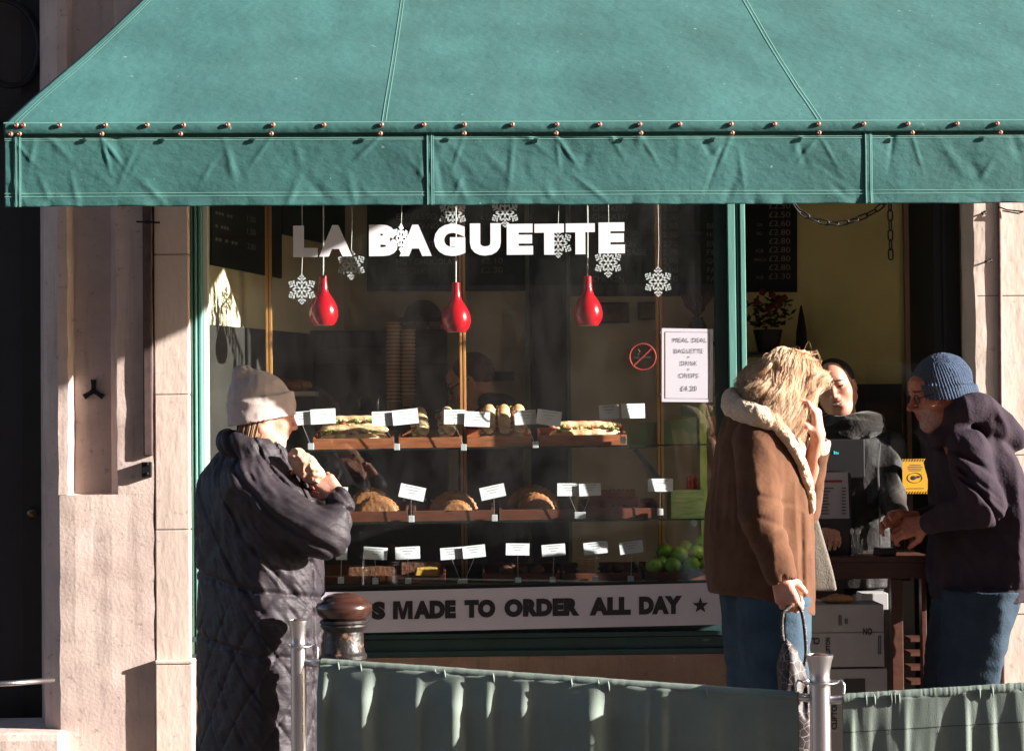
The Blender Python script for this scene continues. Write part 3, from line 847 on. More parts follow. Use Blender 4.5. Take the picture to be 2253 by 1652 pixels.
m_ = MB(); m_.box(X(1500, .6), X(1600, .6), .60, .612, Z(916, .6, 1550), Z(893, .6, 1550)); m_.build('green_rail', mat('green_rail', lin('#2f6b3a'), .4), case)
m_ = MB(); m_.prism([P(1392, 990, .4), P(1402, 986, .4), P(1535, 1150, .4), P(1528, 1160, .4)], (0, 0, 0), (0, .012, 0)); m_.build('strut', mat('grey_strut', lin('#55626a'), .3, metal=.6), case)
m_ = MB(); m_.box(X(1468, .5), X(1540, .5), .38, .56, Z(1140, .5, 1500), Z(1076, .5, 1500)); m_.build('pale_block', mat('pale_green', lin('#9aa86a'), .5, noise=.25, nscale=14, stretch=(1, 1, 8)), case)

def tray(k, px0, px1, m, lab, rim=(.046, .066), depth=.25, yy=None):
    """open wooden tray resting on shelf k"""
    y0 = (shelf_z[k][0].y + .012) if yy is None else yy
    zz = min(on_shelf(k, px0), on_shelf(k, px1)) + .0015
    x0, x1 = X(px0, y0, 1000 + 140 * k), X(px1, y0, 1000 + 140 * k)
    y1 = y0 + depth; w = .010; h, hb = rim
    r = thing('wooden_tray', lab, 'tray', ((x0 + x1) / 2, (y0 + y1) / 2, zz), 'wooden trays in the display case')
    m_ = MB(); m_.box(x0, x1, y0, y0 + w, zz, zz + h); m_.build('front_lip', m, r, bevel=.002)
    m_ = MB(); m_.box(x0 + .001, x1 - .001, y1 - w, y1, zz, zz + hb + .012); m_.build('back_board', m, r, bevel=.002)
    for (a, c) in ((x0 + .0005, x0 + w), (x1 - w, x1 - .0005)):
        m_ = MB(); m_.prism([(a, y0 + w, zz), (a, y1 - w, zz), (a, y1 - w, zz + hb + .01), (a, y0 + w, zz + h + .006)], (0, 0, 0), (c - a, 0, 0)); m_.build('side_board', m, r, bevel=.001)
    m_ = MB(); m_.box(x0 + w, x1 - w, y0 + w, y1 - w, zz, zz + .020); m_.build('tray_bottom', m, r)
    return Vector(((x0 + x1) / 2, (y0 + y1) / 2, zz + .0205)), x0 + w, x1 - w, y0 + w, y1 - w

CRUST = mat('baguette_crust', lin('#cb9a68'), 0.6, color2='#ead0a6', nscale=16, bump=.35, bscale=70)
CRUST2 = mat('dark_crust', lin('#8a4c22'), 0.55, color2='#a8672f', nscale=22, bump=.5, bscale=60, stretch=(1, 1, 3))
FILL = mat('pale_filling', lin('#dccfa8'), 0.7, color2='#c9b58a', nscale=45, bump=.6, bscale=90)
SALAD = mat('lettuce', lin('#5f7a2c'), 0.6, color2='#8fa04e', nscale=60)
TOM = mat('tomato_bits', lin('#a83018'), 0.5)
def baguette(c, d, L, R, lab, filled=True, dark=False, tilt=0.0, seed=0):
    """split baguette: c centre of its underside, d direction"""
    d = Vector(d).normalized(); s_ = Vector((-d.y, d.x, 0)).normalized(); up = s_.cross(d) * -1
    if up.z < 0: up = -up
    q = random.Random(seed)
    r = thing('baguette', lab, 'baguette', c, 'baguettes in the display trays')
    def half(r0, off, zc0, nm, flat):
        m_ = MB(); n = 26; rings = []
        for i in range(n + 1):
            u = i / n * 2 - 1
            rr_ = r0 * (max(0, 1 - abs(u) ** 4.5)) ** .5 * (1 + .05 * math.sin(u * 16 + seed)) + .0012
            ctr = Vector(c) + d * (u * L / 2) + s_ * off + up * zc0
            ring = []
            for k in range(14):
                a = 2 * math.pi * k / 14
                ring.append(ctr + s_ * math.cos(a) * rr_ + up * math.sin(a) * rr_ * flat)
            rings.append(ring)
        m_.add([p for g in rings for p in g], [(i * 14 + k, i * 14 + (k + 1) % 14, (i + 1) * 14 + (k + 1) % 14, (i + 1) * 14 + k) for i in range(n) for k in range(14)])
        m_.build(nm, CRUST2 if dark else CRUST, r, smooth=True)
    half(R, 0, R * .62, 'lower_half', .62)
    if filled:
        half(R * .86, R * .45, R * 1.55, 'upper_half', .52)
        m_ = MB(); m2 = MB(); m3 = MB()
        for i in range(int(L / .009)):
            u = q.uniform(-.93, .93) * L / 2
            p = Vector(c) + d * u + s_ * (-R * q.uniform(.05, .95)) + up * R * q.uniform(1.0, 1.5)
            t = q.random(); g = m_ if t < .5 else m2 if t < .88 else m3
            e = q.uniform(.006, .012)
            g.ell(p, (e * q.uniform(.8, 1.8), e, e * q.uniform(.4, .8)), 7, 5)
        m_.build('filling', FILL, r, smooth=True)
        m2.build('salad', SALAD, r)
        if m3.v: m3.build('tomato', TOM, r, smooth=True)
    return r

# top shelf, in the sun
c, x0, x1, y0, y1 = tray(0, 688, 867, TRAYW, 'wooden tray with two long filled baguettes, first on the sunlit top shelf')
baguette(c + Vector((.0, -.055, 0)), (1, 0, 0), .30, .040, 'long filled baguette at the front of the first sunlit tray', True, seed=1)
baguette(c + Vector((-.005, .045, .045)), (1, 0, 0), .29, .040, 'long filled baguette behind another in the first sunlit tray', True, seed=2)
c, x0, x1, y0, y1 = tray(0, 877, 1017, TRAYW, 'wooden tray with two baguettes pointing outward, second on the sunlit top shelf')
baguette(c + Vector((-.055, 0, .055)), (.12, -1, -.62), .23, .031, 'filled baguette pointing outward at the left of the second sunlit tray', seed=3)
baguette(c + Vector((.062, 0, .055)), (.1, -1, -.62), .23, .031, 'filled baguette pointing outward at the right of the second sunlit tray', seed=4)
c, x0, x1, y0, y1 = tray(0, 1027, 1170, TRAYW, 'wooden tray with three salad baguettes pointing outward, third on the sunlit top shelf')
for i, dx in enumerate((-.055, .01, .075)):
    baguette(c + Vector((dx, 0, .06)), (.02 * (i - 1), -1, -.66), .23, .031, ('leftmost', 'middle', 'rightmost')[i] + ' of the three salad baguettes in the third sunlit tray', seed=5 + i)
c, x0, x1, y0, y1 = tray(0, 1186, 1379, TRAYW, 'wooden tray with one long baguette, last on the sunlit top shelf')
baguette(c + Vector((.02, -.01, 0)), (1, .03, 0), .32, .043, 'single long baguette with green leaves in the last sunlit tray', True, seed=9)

PASTRY = mat('pasty_crust', lin('#8d5834'), 0.55, color2='#ad7646', nscale=20, bump=.5, bscale=50)
def pasty(c, w, h, t, lab, seed, cat='pasty'):
    """half-moon pasty standing on its flat edge with a crimped rim"""
    w, h, t = w * 1.15, h * 1.12, t * 1.2
    r = thing('pasty', lab, cat, c, 'half moon pasties in the middle shelf')
    m_ = MB(); n = 30; k2 = 10; rows = []
    for i in range(n + 1):
        a = math.pi * i / n
        e = 1 + .025 * math.sin(a * 22 + seed)
        row = []
        for j in range(k2 + 1):
            q = j / k2
            y = t * math.cos(q * math.pi) * (1 if True else 0)
            s = .78 + .22 * math.sin(q * math.pi) ** .6
            rad = s * e
            row.append((c.x + math.cos(a) * w * rad, c.y - y * .9, c.z + max(0, math.sin(a)) * h * rad))
        rows.append(row)
    v = [p for g in rows for p in g]
    m_.add(v, [(i * (k2 + 1) + j, i * (k2 + 1) + j + 1, (i + 1) * (k2 + 1) + j + 1, (i + 1) * (k2 + 1) + j) for i in range(n) for j in range(k2)])
    for j in (0, k2):
        m_.add([rows[i][j] for i in range(n + 1)], [tuple(range(n + 1))])
    m_.build('crust', PASTRY, r, smooth=True)
    m_ = MB(); m_.tube([(c.x + math.cos(math.pi * i / 40) * w * (1.0 + .015 * math.sin(i * 2.2)), c.y, c.z + math.sin(math.pi * i / 40) * h * (1 + .015 * math.sin(i * 2.2))) for i in range(41)], [.006 + .0018 * math.sin(i * 2.4) for i in range(41)], 7)
    m_.build('crimped_rim', PASTRY, r, smooth=True)
    return r
PINK = mat('glazed_pastry', lin('#7a3a2a'), 0.4, color2='#8d4a34', nscale=14, bump=.3)
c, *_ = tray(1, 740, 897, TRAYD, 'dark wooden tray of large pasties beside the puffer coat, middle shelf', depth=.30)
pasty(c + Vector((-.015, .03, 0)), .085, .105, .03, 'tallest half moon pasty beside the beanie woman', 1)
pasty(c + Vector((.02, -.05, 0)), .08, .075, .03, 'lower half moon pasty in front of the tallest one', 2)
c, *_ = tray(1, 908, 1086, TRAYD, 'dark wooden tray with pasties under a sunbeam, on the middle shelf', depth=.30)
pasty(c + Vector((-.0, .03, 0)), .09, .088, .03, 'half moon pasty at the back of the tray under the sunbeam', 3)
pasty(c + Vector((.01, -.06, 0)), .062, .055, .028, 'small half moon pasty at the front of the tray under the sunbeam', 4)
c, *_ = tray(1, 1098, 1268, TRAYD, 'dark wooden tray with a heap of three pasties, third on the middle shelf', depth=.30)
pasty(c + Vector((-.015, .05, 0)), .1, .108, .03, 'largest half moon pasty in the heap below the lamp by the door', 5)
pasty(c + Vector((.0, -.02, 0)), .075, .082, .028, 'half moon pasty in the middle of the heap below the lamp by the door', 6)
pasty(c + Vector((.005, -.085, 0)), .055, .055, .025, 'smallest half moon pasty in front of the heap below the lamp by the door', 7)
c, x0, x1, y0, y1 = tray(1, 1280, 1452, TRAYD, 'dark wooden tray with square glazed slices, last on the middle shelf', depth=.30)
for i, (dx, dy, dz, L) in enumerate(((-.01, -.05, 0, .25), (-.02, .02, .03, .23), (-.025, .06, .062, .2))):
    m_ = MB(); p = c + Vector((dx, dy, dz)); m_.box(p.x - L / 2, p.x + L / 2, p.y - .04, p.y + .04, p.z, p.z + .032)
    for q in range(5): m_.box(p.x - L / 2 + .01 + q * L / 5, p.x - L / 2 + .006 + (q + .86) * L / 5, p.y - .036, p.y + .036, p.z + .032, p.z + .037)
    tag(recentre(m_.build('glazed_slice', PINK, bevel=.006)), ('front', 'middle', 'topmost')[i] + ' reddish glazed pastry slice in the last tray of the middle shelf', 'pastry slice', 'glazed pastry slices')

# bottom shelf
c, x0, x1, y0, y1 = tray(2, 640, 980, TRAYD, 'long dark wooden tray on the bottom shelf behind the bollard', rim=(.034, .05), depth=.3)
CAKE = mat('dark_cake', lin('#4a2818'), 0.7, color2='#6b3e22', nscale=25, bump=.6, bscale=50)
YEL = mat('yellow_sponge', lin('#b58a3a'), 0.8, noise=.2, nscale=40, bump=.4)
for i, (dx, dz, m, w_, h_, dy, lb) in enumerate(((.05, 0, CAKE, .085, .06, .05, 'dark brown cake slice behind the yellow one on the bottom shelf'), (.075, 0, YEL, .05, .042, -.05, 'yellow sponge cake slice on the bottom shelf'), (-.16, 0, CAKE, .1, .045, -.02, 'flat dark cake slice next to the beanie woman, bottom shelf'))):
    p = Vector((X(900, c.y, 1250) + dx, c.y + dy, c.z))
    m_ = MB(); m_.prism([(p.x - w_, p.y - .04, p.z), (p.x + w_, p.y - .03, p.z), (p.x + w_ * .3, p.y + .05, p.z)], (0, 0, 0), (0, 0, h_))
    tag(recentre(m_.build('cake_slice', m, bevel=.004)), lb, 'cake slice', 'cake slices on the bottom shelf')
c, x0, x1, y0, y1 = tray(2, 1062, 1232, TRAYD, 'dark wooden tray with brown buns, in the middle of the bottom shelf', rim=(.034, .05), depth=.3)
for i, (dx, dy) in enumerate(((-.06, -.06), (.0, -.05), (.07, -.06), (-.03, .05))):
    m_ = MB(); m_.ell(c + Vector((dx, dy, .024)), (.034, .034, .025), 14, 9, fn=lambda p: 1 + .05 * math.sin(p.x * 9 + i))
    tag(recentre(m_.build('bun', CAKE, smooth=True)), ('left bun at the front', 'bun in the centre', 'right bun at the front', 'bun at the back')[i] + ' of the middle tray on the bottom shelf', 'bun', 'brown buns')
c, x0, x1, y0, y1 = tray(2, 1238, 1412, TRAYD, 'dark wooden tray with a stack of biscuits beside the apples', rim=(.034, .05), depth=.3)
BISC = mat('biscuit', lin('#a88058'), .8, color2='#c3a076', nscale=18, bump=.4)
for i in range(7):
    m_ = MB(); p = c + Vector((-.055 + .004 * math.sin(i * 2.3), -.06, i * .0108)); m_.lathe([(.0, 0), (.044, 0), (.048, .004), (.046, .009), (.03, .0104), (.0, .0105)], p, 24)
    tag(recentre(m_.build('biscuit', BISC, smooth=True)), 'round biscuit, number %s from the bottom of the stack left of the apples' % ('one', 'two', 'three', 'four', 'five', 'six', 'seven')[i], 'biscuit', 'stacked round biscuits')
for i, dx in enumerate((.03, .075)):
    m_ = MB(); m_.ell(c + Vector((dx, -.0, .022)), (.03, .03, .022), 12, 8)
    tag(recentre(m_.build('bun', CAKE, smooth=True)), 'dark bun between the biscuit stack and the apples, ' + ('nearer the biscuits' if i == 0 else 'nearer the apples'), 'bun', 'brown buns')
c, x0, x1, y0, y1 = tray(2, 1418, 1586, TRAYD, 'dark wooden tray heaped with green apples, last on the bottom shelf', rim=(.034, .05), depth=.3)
APPLE = mat('green_apple', lin('#6f9a1e'), 0.3, color2='#97b540', nscale=6, sub=.05)
ap = None
spots = [(-.115, -.09, 0, 'front row, first from the left'), (-.035, -.10, 0, 'front row, second from the left'), (.045, -.10, 0, 'front row, third from the left'), (.118, -.09, 0, 'front row, nearest the brown coat'),
         (-.08, -.02, .0, 'middle row, first from the left'), (.0, -.03, .045, 'middle row, second from the left, raised'), (.078, -.03, .05, 'middle row, third from the left, raised'), (.13, -.02, .055, 'middle row, raised beside the brown coat'),
         (-.055, .05, .05, 'back row, first from the left'), (.035, .05, .062, 'back row, in the middle'), (.112, .05, .085, 'topmost of the heap')]
for (dx, dy, dz, lb) in spots:
    p = c + Vector((dx, dy, .037 + dz))
    if ap is None:
        r = thing('apple', 'green apple, ' + lb, 'apple', p, 'green apples in the tray'); ap = r
        def af(q): return 1 - .22 * math.exp(-((1 - q.z) / .10)) - .10 * math.exp(-((1 + q.z) / .08)) - .04 * q.z * -1
        m_ = MB(); m_.ell(p, (.038, .038, .037), 22, 16, fn=af); m_.build('fruit', APPLE, r, smooth=True)
        m_ = MB(); m_.tube([p + Vector((0, 0, .026)), p + Vector((.003, 0, .043))], .0016, 5); m_.build('stalk', mat('stalk', lin('#4a3420')), r)
    else:
        q = dup(ap, p, 'green apple, ' + lb); q.rotation_euler = (rnd.uniform(-.6, .6), rnd.uniform(-.6, .6), rnd.uniform(0, 6))

# price cards with their clips
def card(px, py, w, h, ang, y, lab, stem=None, parent=None, lines=3, yaw_=.16):
    """paper card (size in pixels of the photograph), its lines of print, a thin stem and a clip"""
    s = S(y); c = P(px, py, y)
    r = parent or thing('price_card', lab, 'price card', c, 'white price cards in the display case')
    ca, sa = math.cos(ang), math.sin(ang)
    ex = Vector((ca, yaw_, sa)); ez = Vector((-sa, 0.12, ca))
    W, H = w * s / 2, h * s / 2
    m_ = MB(); m_.prism([c - ex * W - ez * H, c + ex * W - ez * H, c + ex * W + ez * H, c - ex * W + ez * H], (0, -.0006, 0), (0, .0006, 0)); o = m_.build('card', PAPER, r)
    m_ = MB()
    for i in range(lines):
        v = .72 - i * .42; hw = W * (.62, .42, .26, .3)[i]
        xx = -hw
        while xx < hw:
            g = rnd.uniform(.0025, .006)
            p = c + ex * xx + ez * (H * v); q_ = c + ex * min(hw, xx + g) + ez * (H * v)
            m_.add([p - ez * .0016 + Vector((0, -.001, 0)), q_ - ez * .0016 + Vector((0, -.001, 0)), q_ + ez * .0016 + Vector((0, -.001, 0)), p + ez * .0016 + Vector((0, -.001, 0))], [(0, 1, 2, 3)])
            xx += g + .0016
    m_.build('print', mat('grey_print', lin('#7a7680'), .7), o)
    if stem:
        m_ = MB(); a = c - ez * H * .9; bq = P(stem[0], stem[1], y)
        m_.tube([a, bq], .0016, 6); m_.build('stem', STEEL, r)
        m_ = MB(); m_.box(bq.x - .0125, bq.x + .0125, y - .012, y + .012, bq.z - .016, bq.z + .012); m_.build('clip', CLIPW, r, bevel=.002)
    return r
yc = .145
for (l, rgt, st, lb) in (((664, 920, 46, 30, .07), (711, 916, 54, 33, .05), (684, 981), 'pair of price cards next to the beanie woman, top shelf'), ((843, 921, 49, 32, .03), (892, 917, 56, 33, .10), (873, 982), 'pair of price cards between the first and second sunlit trays'),
                     ((1000, 917, 46, 32, -.02), (1050, 922, 56, 33, -.05), (1020, 983), 'pair of price cards between the second and third sunlit trays'), ((1156, 918, 48, 32, .04), (1208, 919, 55, 33, -.14), (1178, 977), 'pair of price cards between the third and last sunlit trays'),
                     ((1340, 906, 44, 31, .06), (1393, 904, 53, 32, .015), (1371, 967), 'pair of price cards at the end of the sunlit top shelf')):
    r = card(*l, yc, lb, stem=st, yaw_=.2)
    card(*rgt, yc + .006, lb, parent=r, yaw_=.26)
yc = .125
for (px, py, w, h, a, st, lb) in ((907, 1083, 56, 30, -.22, (905, 1140), 'tilted price card in front of the sunbeam tray'), (1084, 1082, 55, 28, .2, (1088, 1138), 'tilted price card between the sunbeam tray and the pasty heap'),
                                  (1252, 1077, 52, 28, -.02, (1270, 1132), 'handwritten price card in front of the pasty heap'), (1298, 1077, 48, 27, .03, (1282, 1132), 'price card touching the handwritten one'), (1453, 1067, 56, 28, -.02, (1452, 1125), 'price card at the green end of the middle shelf'), (752, 1082, 26, 22, -.05, (748, 1140), 'price card half hidden by the beanie woman, middle shelf')):
    card(px, py, w, h, a, yc, lb, stem=st)
yc = .09
for (px, py, w, h, a, st, lb) in ((752, 1215, 24, 32, -.04, (750, 1275), 'price card half hidden by the beanie woman, bottom shelf'), (826, 1217, 52, 27, -.08, (826, 1277), 'price card on the bottom shelf above the bollard'), (897, 1216, 54, 27, .03, (898, 1277), 'price card in front of the cake slices'),
                                  (993, 1217, 48, 26, .05, (1014, 1279), 'left card of the touching pair on the bottom shelf'), (1043, 1213, 50, 27, .09, (1022, 1279), 'right card of the touching pair on the bottom shelf'), (1139, 1208, 52, 26, -.03, (1140, 1276), 'price card in front of the brown buns'),
                                  (1218, 1210, 52, 26, .06, (1216, 1275), 'price card just left of the biscuit stack'), (1311, 1205, 54, 26, .08, (1310, 1273), 'price card just right of the biscuit stack'), (1389, 1204, 52, 26, .1, (1388, 1273), 'price card beside the green apples')):
    card(px, py, w, h, a, yc, lb, stem=st)

# notices on the glass
nt_ = thing('notice', 'white MEAL DEAL notice on the glass beside the green mullion', 'notice', P(1512, 803, -.006))
q4 = [P(1456, 884, -.007), P(1568, 885, -.007), P(1569, 724, -.007), P(1456, 722, -.007)]
m_ = MB(); m_.prism(q4, (0, -.002, 0), (0, .002, 0)); m_.build('paper', mat('notice_paper', lin('#c2bfc9'), .6), nt_)
m_ = MB()
for (t, x0, x1, yb, h) in (('MEAL', 1481, 1516, 753, 9.5), ('DEAL', 1523, 1555, 753, 9.5), ('BAGUETTE', 1484, 1547, 777, 9.5), ('+', 1513, 1518, 788, 5), ('DRINK', 1498, 1534, 804, 9.5), ('+', 1513, 1518, 815, 5), ('CRISPS', 1494, 1537, 831, 9.5), ('£4.20', 1498, 1533, 860, 11)):
    put_text(m_, t, P(x0, yb, -.0105), P(x1, yb, -.0105), P(x0, yb - h, -.0105), bold=0, space=1.1)
m_.build('lettering', mat('grey_ink', lin('#55545c'), .7), nt_)
m_ = MB()
bx = [(1464, 876), (1560, 877), (1561, 731), (1464, 730)]
m_.tube([P(a, c_, -.0095) for a, c_ in bx], .0009, 4, closed=True); m_.build('border', mat('brown_line', lin('#7d5a4a'), .7), nt_)
for a, c_ in ((1449, 732), (1449, 868), (1575, 868)):
    m_ = MB(); m_.ell(P(a, c_, -.01), (.011, .006, .011), 14, 8); m_.build('suction_cup', glass_mat('sucker', (.9, .93, .93), 2.0) if 'sucker' not in bpy.data.materials else bpy.data.materials['sucker'], nt_, smooth=True)
ns = thing('no_smoking_sticker', 'round red no smoking sticker on the glass left of the meal deal notice', 'sticker', P(1414, 785, -.004))
c = P(1414, 785, -.0045); R = .055
rd = mat('sticker_red', lin('#7d2626'), .6)
m_ = MB(); m_.tube([c + Vector((math.cos(a) * R, 0, math.sin(a) * R)) for a in [2 * math.pi * k / 40 for k in range(40)]], .0035, 6, closed=True)
d = Vector((math.cos(.75), 0, math.sin(.75))); m_.tube([c - d * R, c + d * R], .0036, 6); m_.build('ring', rd, ns)
m_ = MB(); m_.box(c.x - .034, c.x + .034, c.y - .001, c.y + .0005, c.z - .007, c.z + .001); m_.tube([c + Vector((-.022, 0, .008)), c + Vector((-.012, 0, .022)), c + Vector((-.02, 0, .032))], .003, 5); m_.build('cigarette', INK, ns)

# ================================================================== things behind the case
DARKM = mat('machine_dark', lin('#24211f'), 0.35, noise=.25, nscale=6)
mac = thing('coffee_machine', 'dark coffee machine behind the stacked paper cups', 'coffee machine', (X(760, 1.3), 1.3, GZ))
m_ = MB(); m_.box(X(625, 1.35), X(985, 1.35), 1.22, 1.6, .95, Z(728, 1.3, 800)); m_.build('cabinet', DARKM, mac, bevel=.01)
m_ = MB(); m_.box(X(700, 1.35), X(985, 1.35), 1.19, 1.215, Z(800, 1.2, 850), Z(765, 1.2, 850)); m_.build('grey_band', mat('machine_grey', lin('#4c463f'), .4, metal=.3, noise=.2), mac, bevel=.004)
m_ = MB(); m_.box(X(640, 1.35), X(990, 1.35), 1.12, 1.214, .95, 1.02); m_.build('drip_tray', STEEL, mac, bevel=.004)
for px in (790, 830, 905):
    m_ = MB(); m_.tube([P(px, 902, 1.16), P(px, 880, 1.16), P(px + 6, 868, 1.18)], .008, 8); m_.build('tap', STEEL, mac, smooth=True)
ctr = thing('back_counter', 'dark counter behind the display case holding the coffee things', 'counter', (0, 1.3, GZ))
m_ = MB(); m_.box(X(470, 1.3), X(1150, 1.3), 1.05, 1.62, GZ, .93); m_.build('cabinet', DARKWALL, ctr)
m_ = MB(); m_.box(X(465, 1.3), X(1155, 1.3), 1.03, 1.63, .931, .95); m_.build('worktop', DARKM, ctr, bevel=.004)
sh = MB(); sh.box(X(455, .75), X(700, .95), .72, .98, Z(872, .8, 600), Z(862, .8, 600))
tag(recentre(sh.build('bread_shelf', mat('pale_shelf', lin('#b5b0a4'), .5))), 'pale shelf with loaves behind the beanie woman', 'shelf')
for i, (px, w_) in enumerate(((480, .05), (630, .075), (655, .07))):
    p = P(px, 861, .78 + .05 * i); m_ = MB(); m_.ell(Vector((p.x, p.y, Z(861.5, .8, 600) + .028)), (w_, .04, .03), 18, 10, fn=lambda q: 1 + .04 * math.sin(q.x * 18))
    tag(recentre(m_.build('bread_loaf', CRUST2, smooth=True)), ('small loaf at the window frame end of the pale shelf', 'brown loaf on the pale shelf nearest the beanie', 'brown loaf on the pale shelf further right')[i], 'loaf', 'loaves on the pale shelf')
q_ = [lw(449, 1250), lw(756, 1130), lw(756, 742), lw(449, 714)]
n_ = (q_[1] - q_[0]).cross(q_[3] - q_[0]).normalized(); n_ = -n_ if n_.y > 0 else n_
m_ = MB(); m_.prism(q_, n_ * .02, n_ * .001)
tag(m_.build('wall_panel', DARKWALL), 'dark panelling on the lower part of the left side wall behind the beanie', 'wall panel')
CUP = mat('paper_cup_brown', lin('#a07a56'), .7, noise=.12, nscale=12)
RIM = mat('cup_rim', lin('#e0d2b8'), .6)
for sx, top, bot, nm in ((866, 694, 882, 'taller'), (898, 716, 866, 'shorter')):
    n = int((bot - top) / 8.2); y = 1.08
    for i in range(n):
        p = P(sx, bot - i * 8.2, y)
        r = thing('paper_cup', 'brown paper cup, %s in the %s nested stack' % (('lowest' if i == 0 else 'topmost' if i == n - 1 else 'cup %d from the bottom' % (i + 1)), nm), 'paper cup', p, 'nested paper cups')
        if i == 0 and nm == 'taller':
            c0 = r
            m_ = MB(); m_.lathe([(.026, -.06), (.034, .0)], p, 18); m_.build('cup', CUP, r, smooth=True, angle=40)
            m_ = MB(); m_.lathe([(.0335, -.002), (.0362, -.002), (.0362, .0015), (.0335, .0015)], p, 18); m_.build('rim', RIM, r)
        else:
            for ch in c0.children: d_ = ch.copy(); COL.objects.link(d_); d_.parent = r
# arch-topped board and shelf of tins over the coffee machine
m_ = MB(); c = P(930, 700, 1.6); w_ = S(1.6) * 42
pts = [(c.x - w_, 1.6, c.z), (c.x + w_, 1.6, c.z)] + [(c.x + w_ * math.cos(a), 1.6, c.z + w_ * .95 * math.sin(a)) for a in [math.pi * k / 16 for k in range(17)]]
m_.prism(pts, (0, -.02, 0), (0, 0.02, 0))
tag(recentre(m_.build('arched_panel', mat('arched_dark', lin('#3a3128'), .5, color2='#5c4c3a', nscale=16))), 'dark arch topped panel on the back wall above the coffee cups', 'panel')
m_ = MB(); m_.box(X(880, 1.5), X(990, 1.5), 1.42, 1.6, Z(700, 1.5, 930) - .03, Z(700, 1.5, 930))
tag(recentre(m_.build('wall_shelf', DARKM)), 'short dark shelf under the arch topped panel', 'shelf')
for i, px in enumerate((900, 928, 958)):
    m_ = MB(); m_.box(X(px - 13, 1.4), X(px + 13, 1.4), 1.385, 1.41, Z(733, 1.4, px), Z(708, 1.4, px)); r = tag(recentre(m_.build('small_sign', mat('cream_tag', lin('#8d8068'), .6))), ('first', 'second', 'third')[i] + ' small cream label hanging under the arched panel', 'small sign', 'cream labels')
for i, (px, h) in enumerate(((888, 52), (935, 44), (948, 40), (960, 44))):
    p = P(px, 902, 1.0); hh = h * S(1.0)
    m_ = MB(); m_.lathe([(.012, 0), (.014, .004), (.014, hh * .7), (.008, hh * .85), (.007, hh), (.0, hh)], Vector((p.x, p.y, .95)), 14)
    tag(recentre(m_.build('steel_bottle', STEEL, smooth=True, angle=40)), ('bright', 'left', 'middle', 'right')[i] + ' slim steel bottle beside the paper cups', 'bottle', 'slim steel bottles')
kn = MB(); kn.box(X(1080, 1.6), X(1132, 1.6), 1.6, 1.62, Z(838, 1.6, 1100), Z(818, 1.6, 1100))
tag(recentre(kn.build('knife_rack', DARKM)), 'short dark rack on the back wall right of the barista', 'rack')
# ================================================================== bollard
bol = P(757, 1400, -1.6); bx, by = bol.x, -1.6
boll = thing('bollard', 'cast iron bollard with a brown rounded cap and worn black post', 'bollard', (bx, by, GZ))
BR = mat('brown_enamel', lin('#331d17'), 0.28, color2='#40261d', nscale=5, bump=.08, bscale=30, coat=.5)
WORN = mat('worn_black_paint', lin('#1d1715'), 0.45, color2='#7a5a48', nscale=26, bump=.4, bscale=40)
nt = WORN.node_tree
for n in nt.nodes:
    if n.type == 'VALTORGB': n.color_ramp.elements[0].position = .60; n.color_ramp.elements[1].position = .72
s = S(by)
prof = []
def pr(lst): return [(r * s, Z(py, by, 757) - GZ) for r, py in lst]
m_ = MB(); m_.lathe(pr([(44, 1364), (50, 1358), (58, 1350), (62, 1338), (62, 1333), (57, 1325), (50, 1321), (47, 1319), (45, 1314), (36, 1309), (22, 1305.5), (8, 1304), (0, 1303.8)]), (bx, by, GZ), 48); m_.build('cap', BR, boll, smooth=True, angle=50)
m_ = MB(); m_.lathe(pr([(60, 1700), (60, 1640), (48, 1630), (46, 1470), (46, 1452), (50, 1448), (50, 1440), (45, 1434), (45, 1428), (43, 1424), (43, 1388), (46, 1384), (52, 1376), (50, 1372), (54, 1368), (51, 1363), (44, 1362)]), (bx, by, GZ), 48); m_.build('post', WORN, boll, smooth=True, angle=35)

# ================================================================== barrier posts
def post_parts(r, c, side, rp):
    rp = rp; zt_ = c.z
    m_ = MB(); m_.lathe([(.19, GZ - .12 - zt_), (.19, GZ - .105 - zt_), (.05, GZ - .09 - zt_), (rp, GZ - .08 - zt_), (rp, -.083), (rp - .002, -.081)], c, 32); m_.build('pole', STEEL, r, smooth=True, angle=40)
    m_ = MB(); m_.lathe([(rp, -.0805), (rp + .001, -.078), (rp * .94, -.07), (rp * .98, -.05), (rp * 1.15, -.02), (rp * 1.3, -.006), (rp * 1.32, 0), (rp * 1.2, .001), (rp * 1.12, -.004)], c, 32); m_.build('flared_cap', STEEL, r, smooth=True, angle=50)
    m_ = MB(); m_.lathe([(.0, -.004), (rp * 1.1, -.004), (rp * .5, .004), (0, .005)], c, 20); m_.build('cap_plug', mat('rusty_plug', lin('#3a2c20'), .7, noise=.4, nscale=60), r)
    m_ = MB(); n = 40; R = rp + .022
    m_.tube([c + Vector((math.cos(2 * math.pi * k / n) * R, math.sin(2 * math.pi * k / n) * R, -.083)) for k in range(n)], .0035, 8, closed=True)
    m_.build('ring', STEEL, r, smooth=True)
    for s_ in side:
        d = Vector((s_[0], s_[1], 0)).normalized()
        m_ = MB(); m_.tube([c + d * (R - .002) + Vector((0, 0, -.083)), c + d * (R + .012) + Vector((0, 0, -.078)), c + d * (R + .02) + Vector((0, 0, -.092)), c + d * (R + .017) + Vector((0, 0, -.142)), c + d * (R + .012) + Vector((0, 0, -.155)), c + d * (R + .008) + Vector((0, 0, -.145))], .0038, 8)
        m_.build('hook', STEEL, r, smooth=True)
pL, pR = P(656, 1364, -1.86), P(1803, 1440, -2.34)
r = thing('barrier_post', 'polished steel barrier post with flared top in front of the black puffer coat', 'barrier post', pL, 'steel barrier posts'); post_parts(r, pL, [(1, -.3)], .0258)
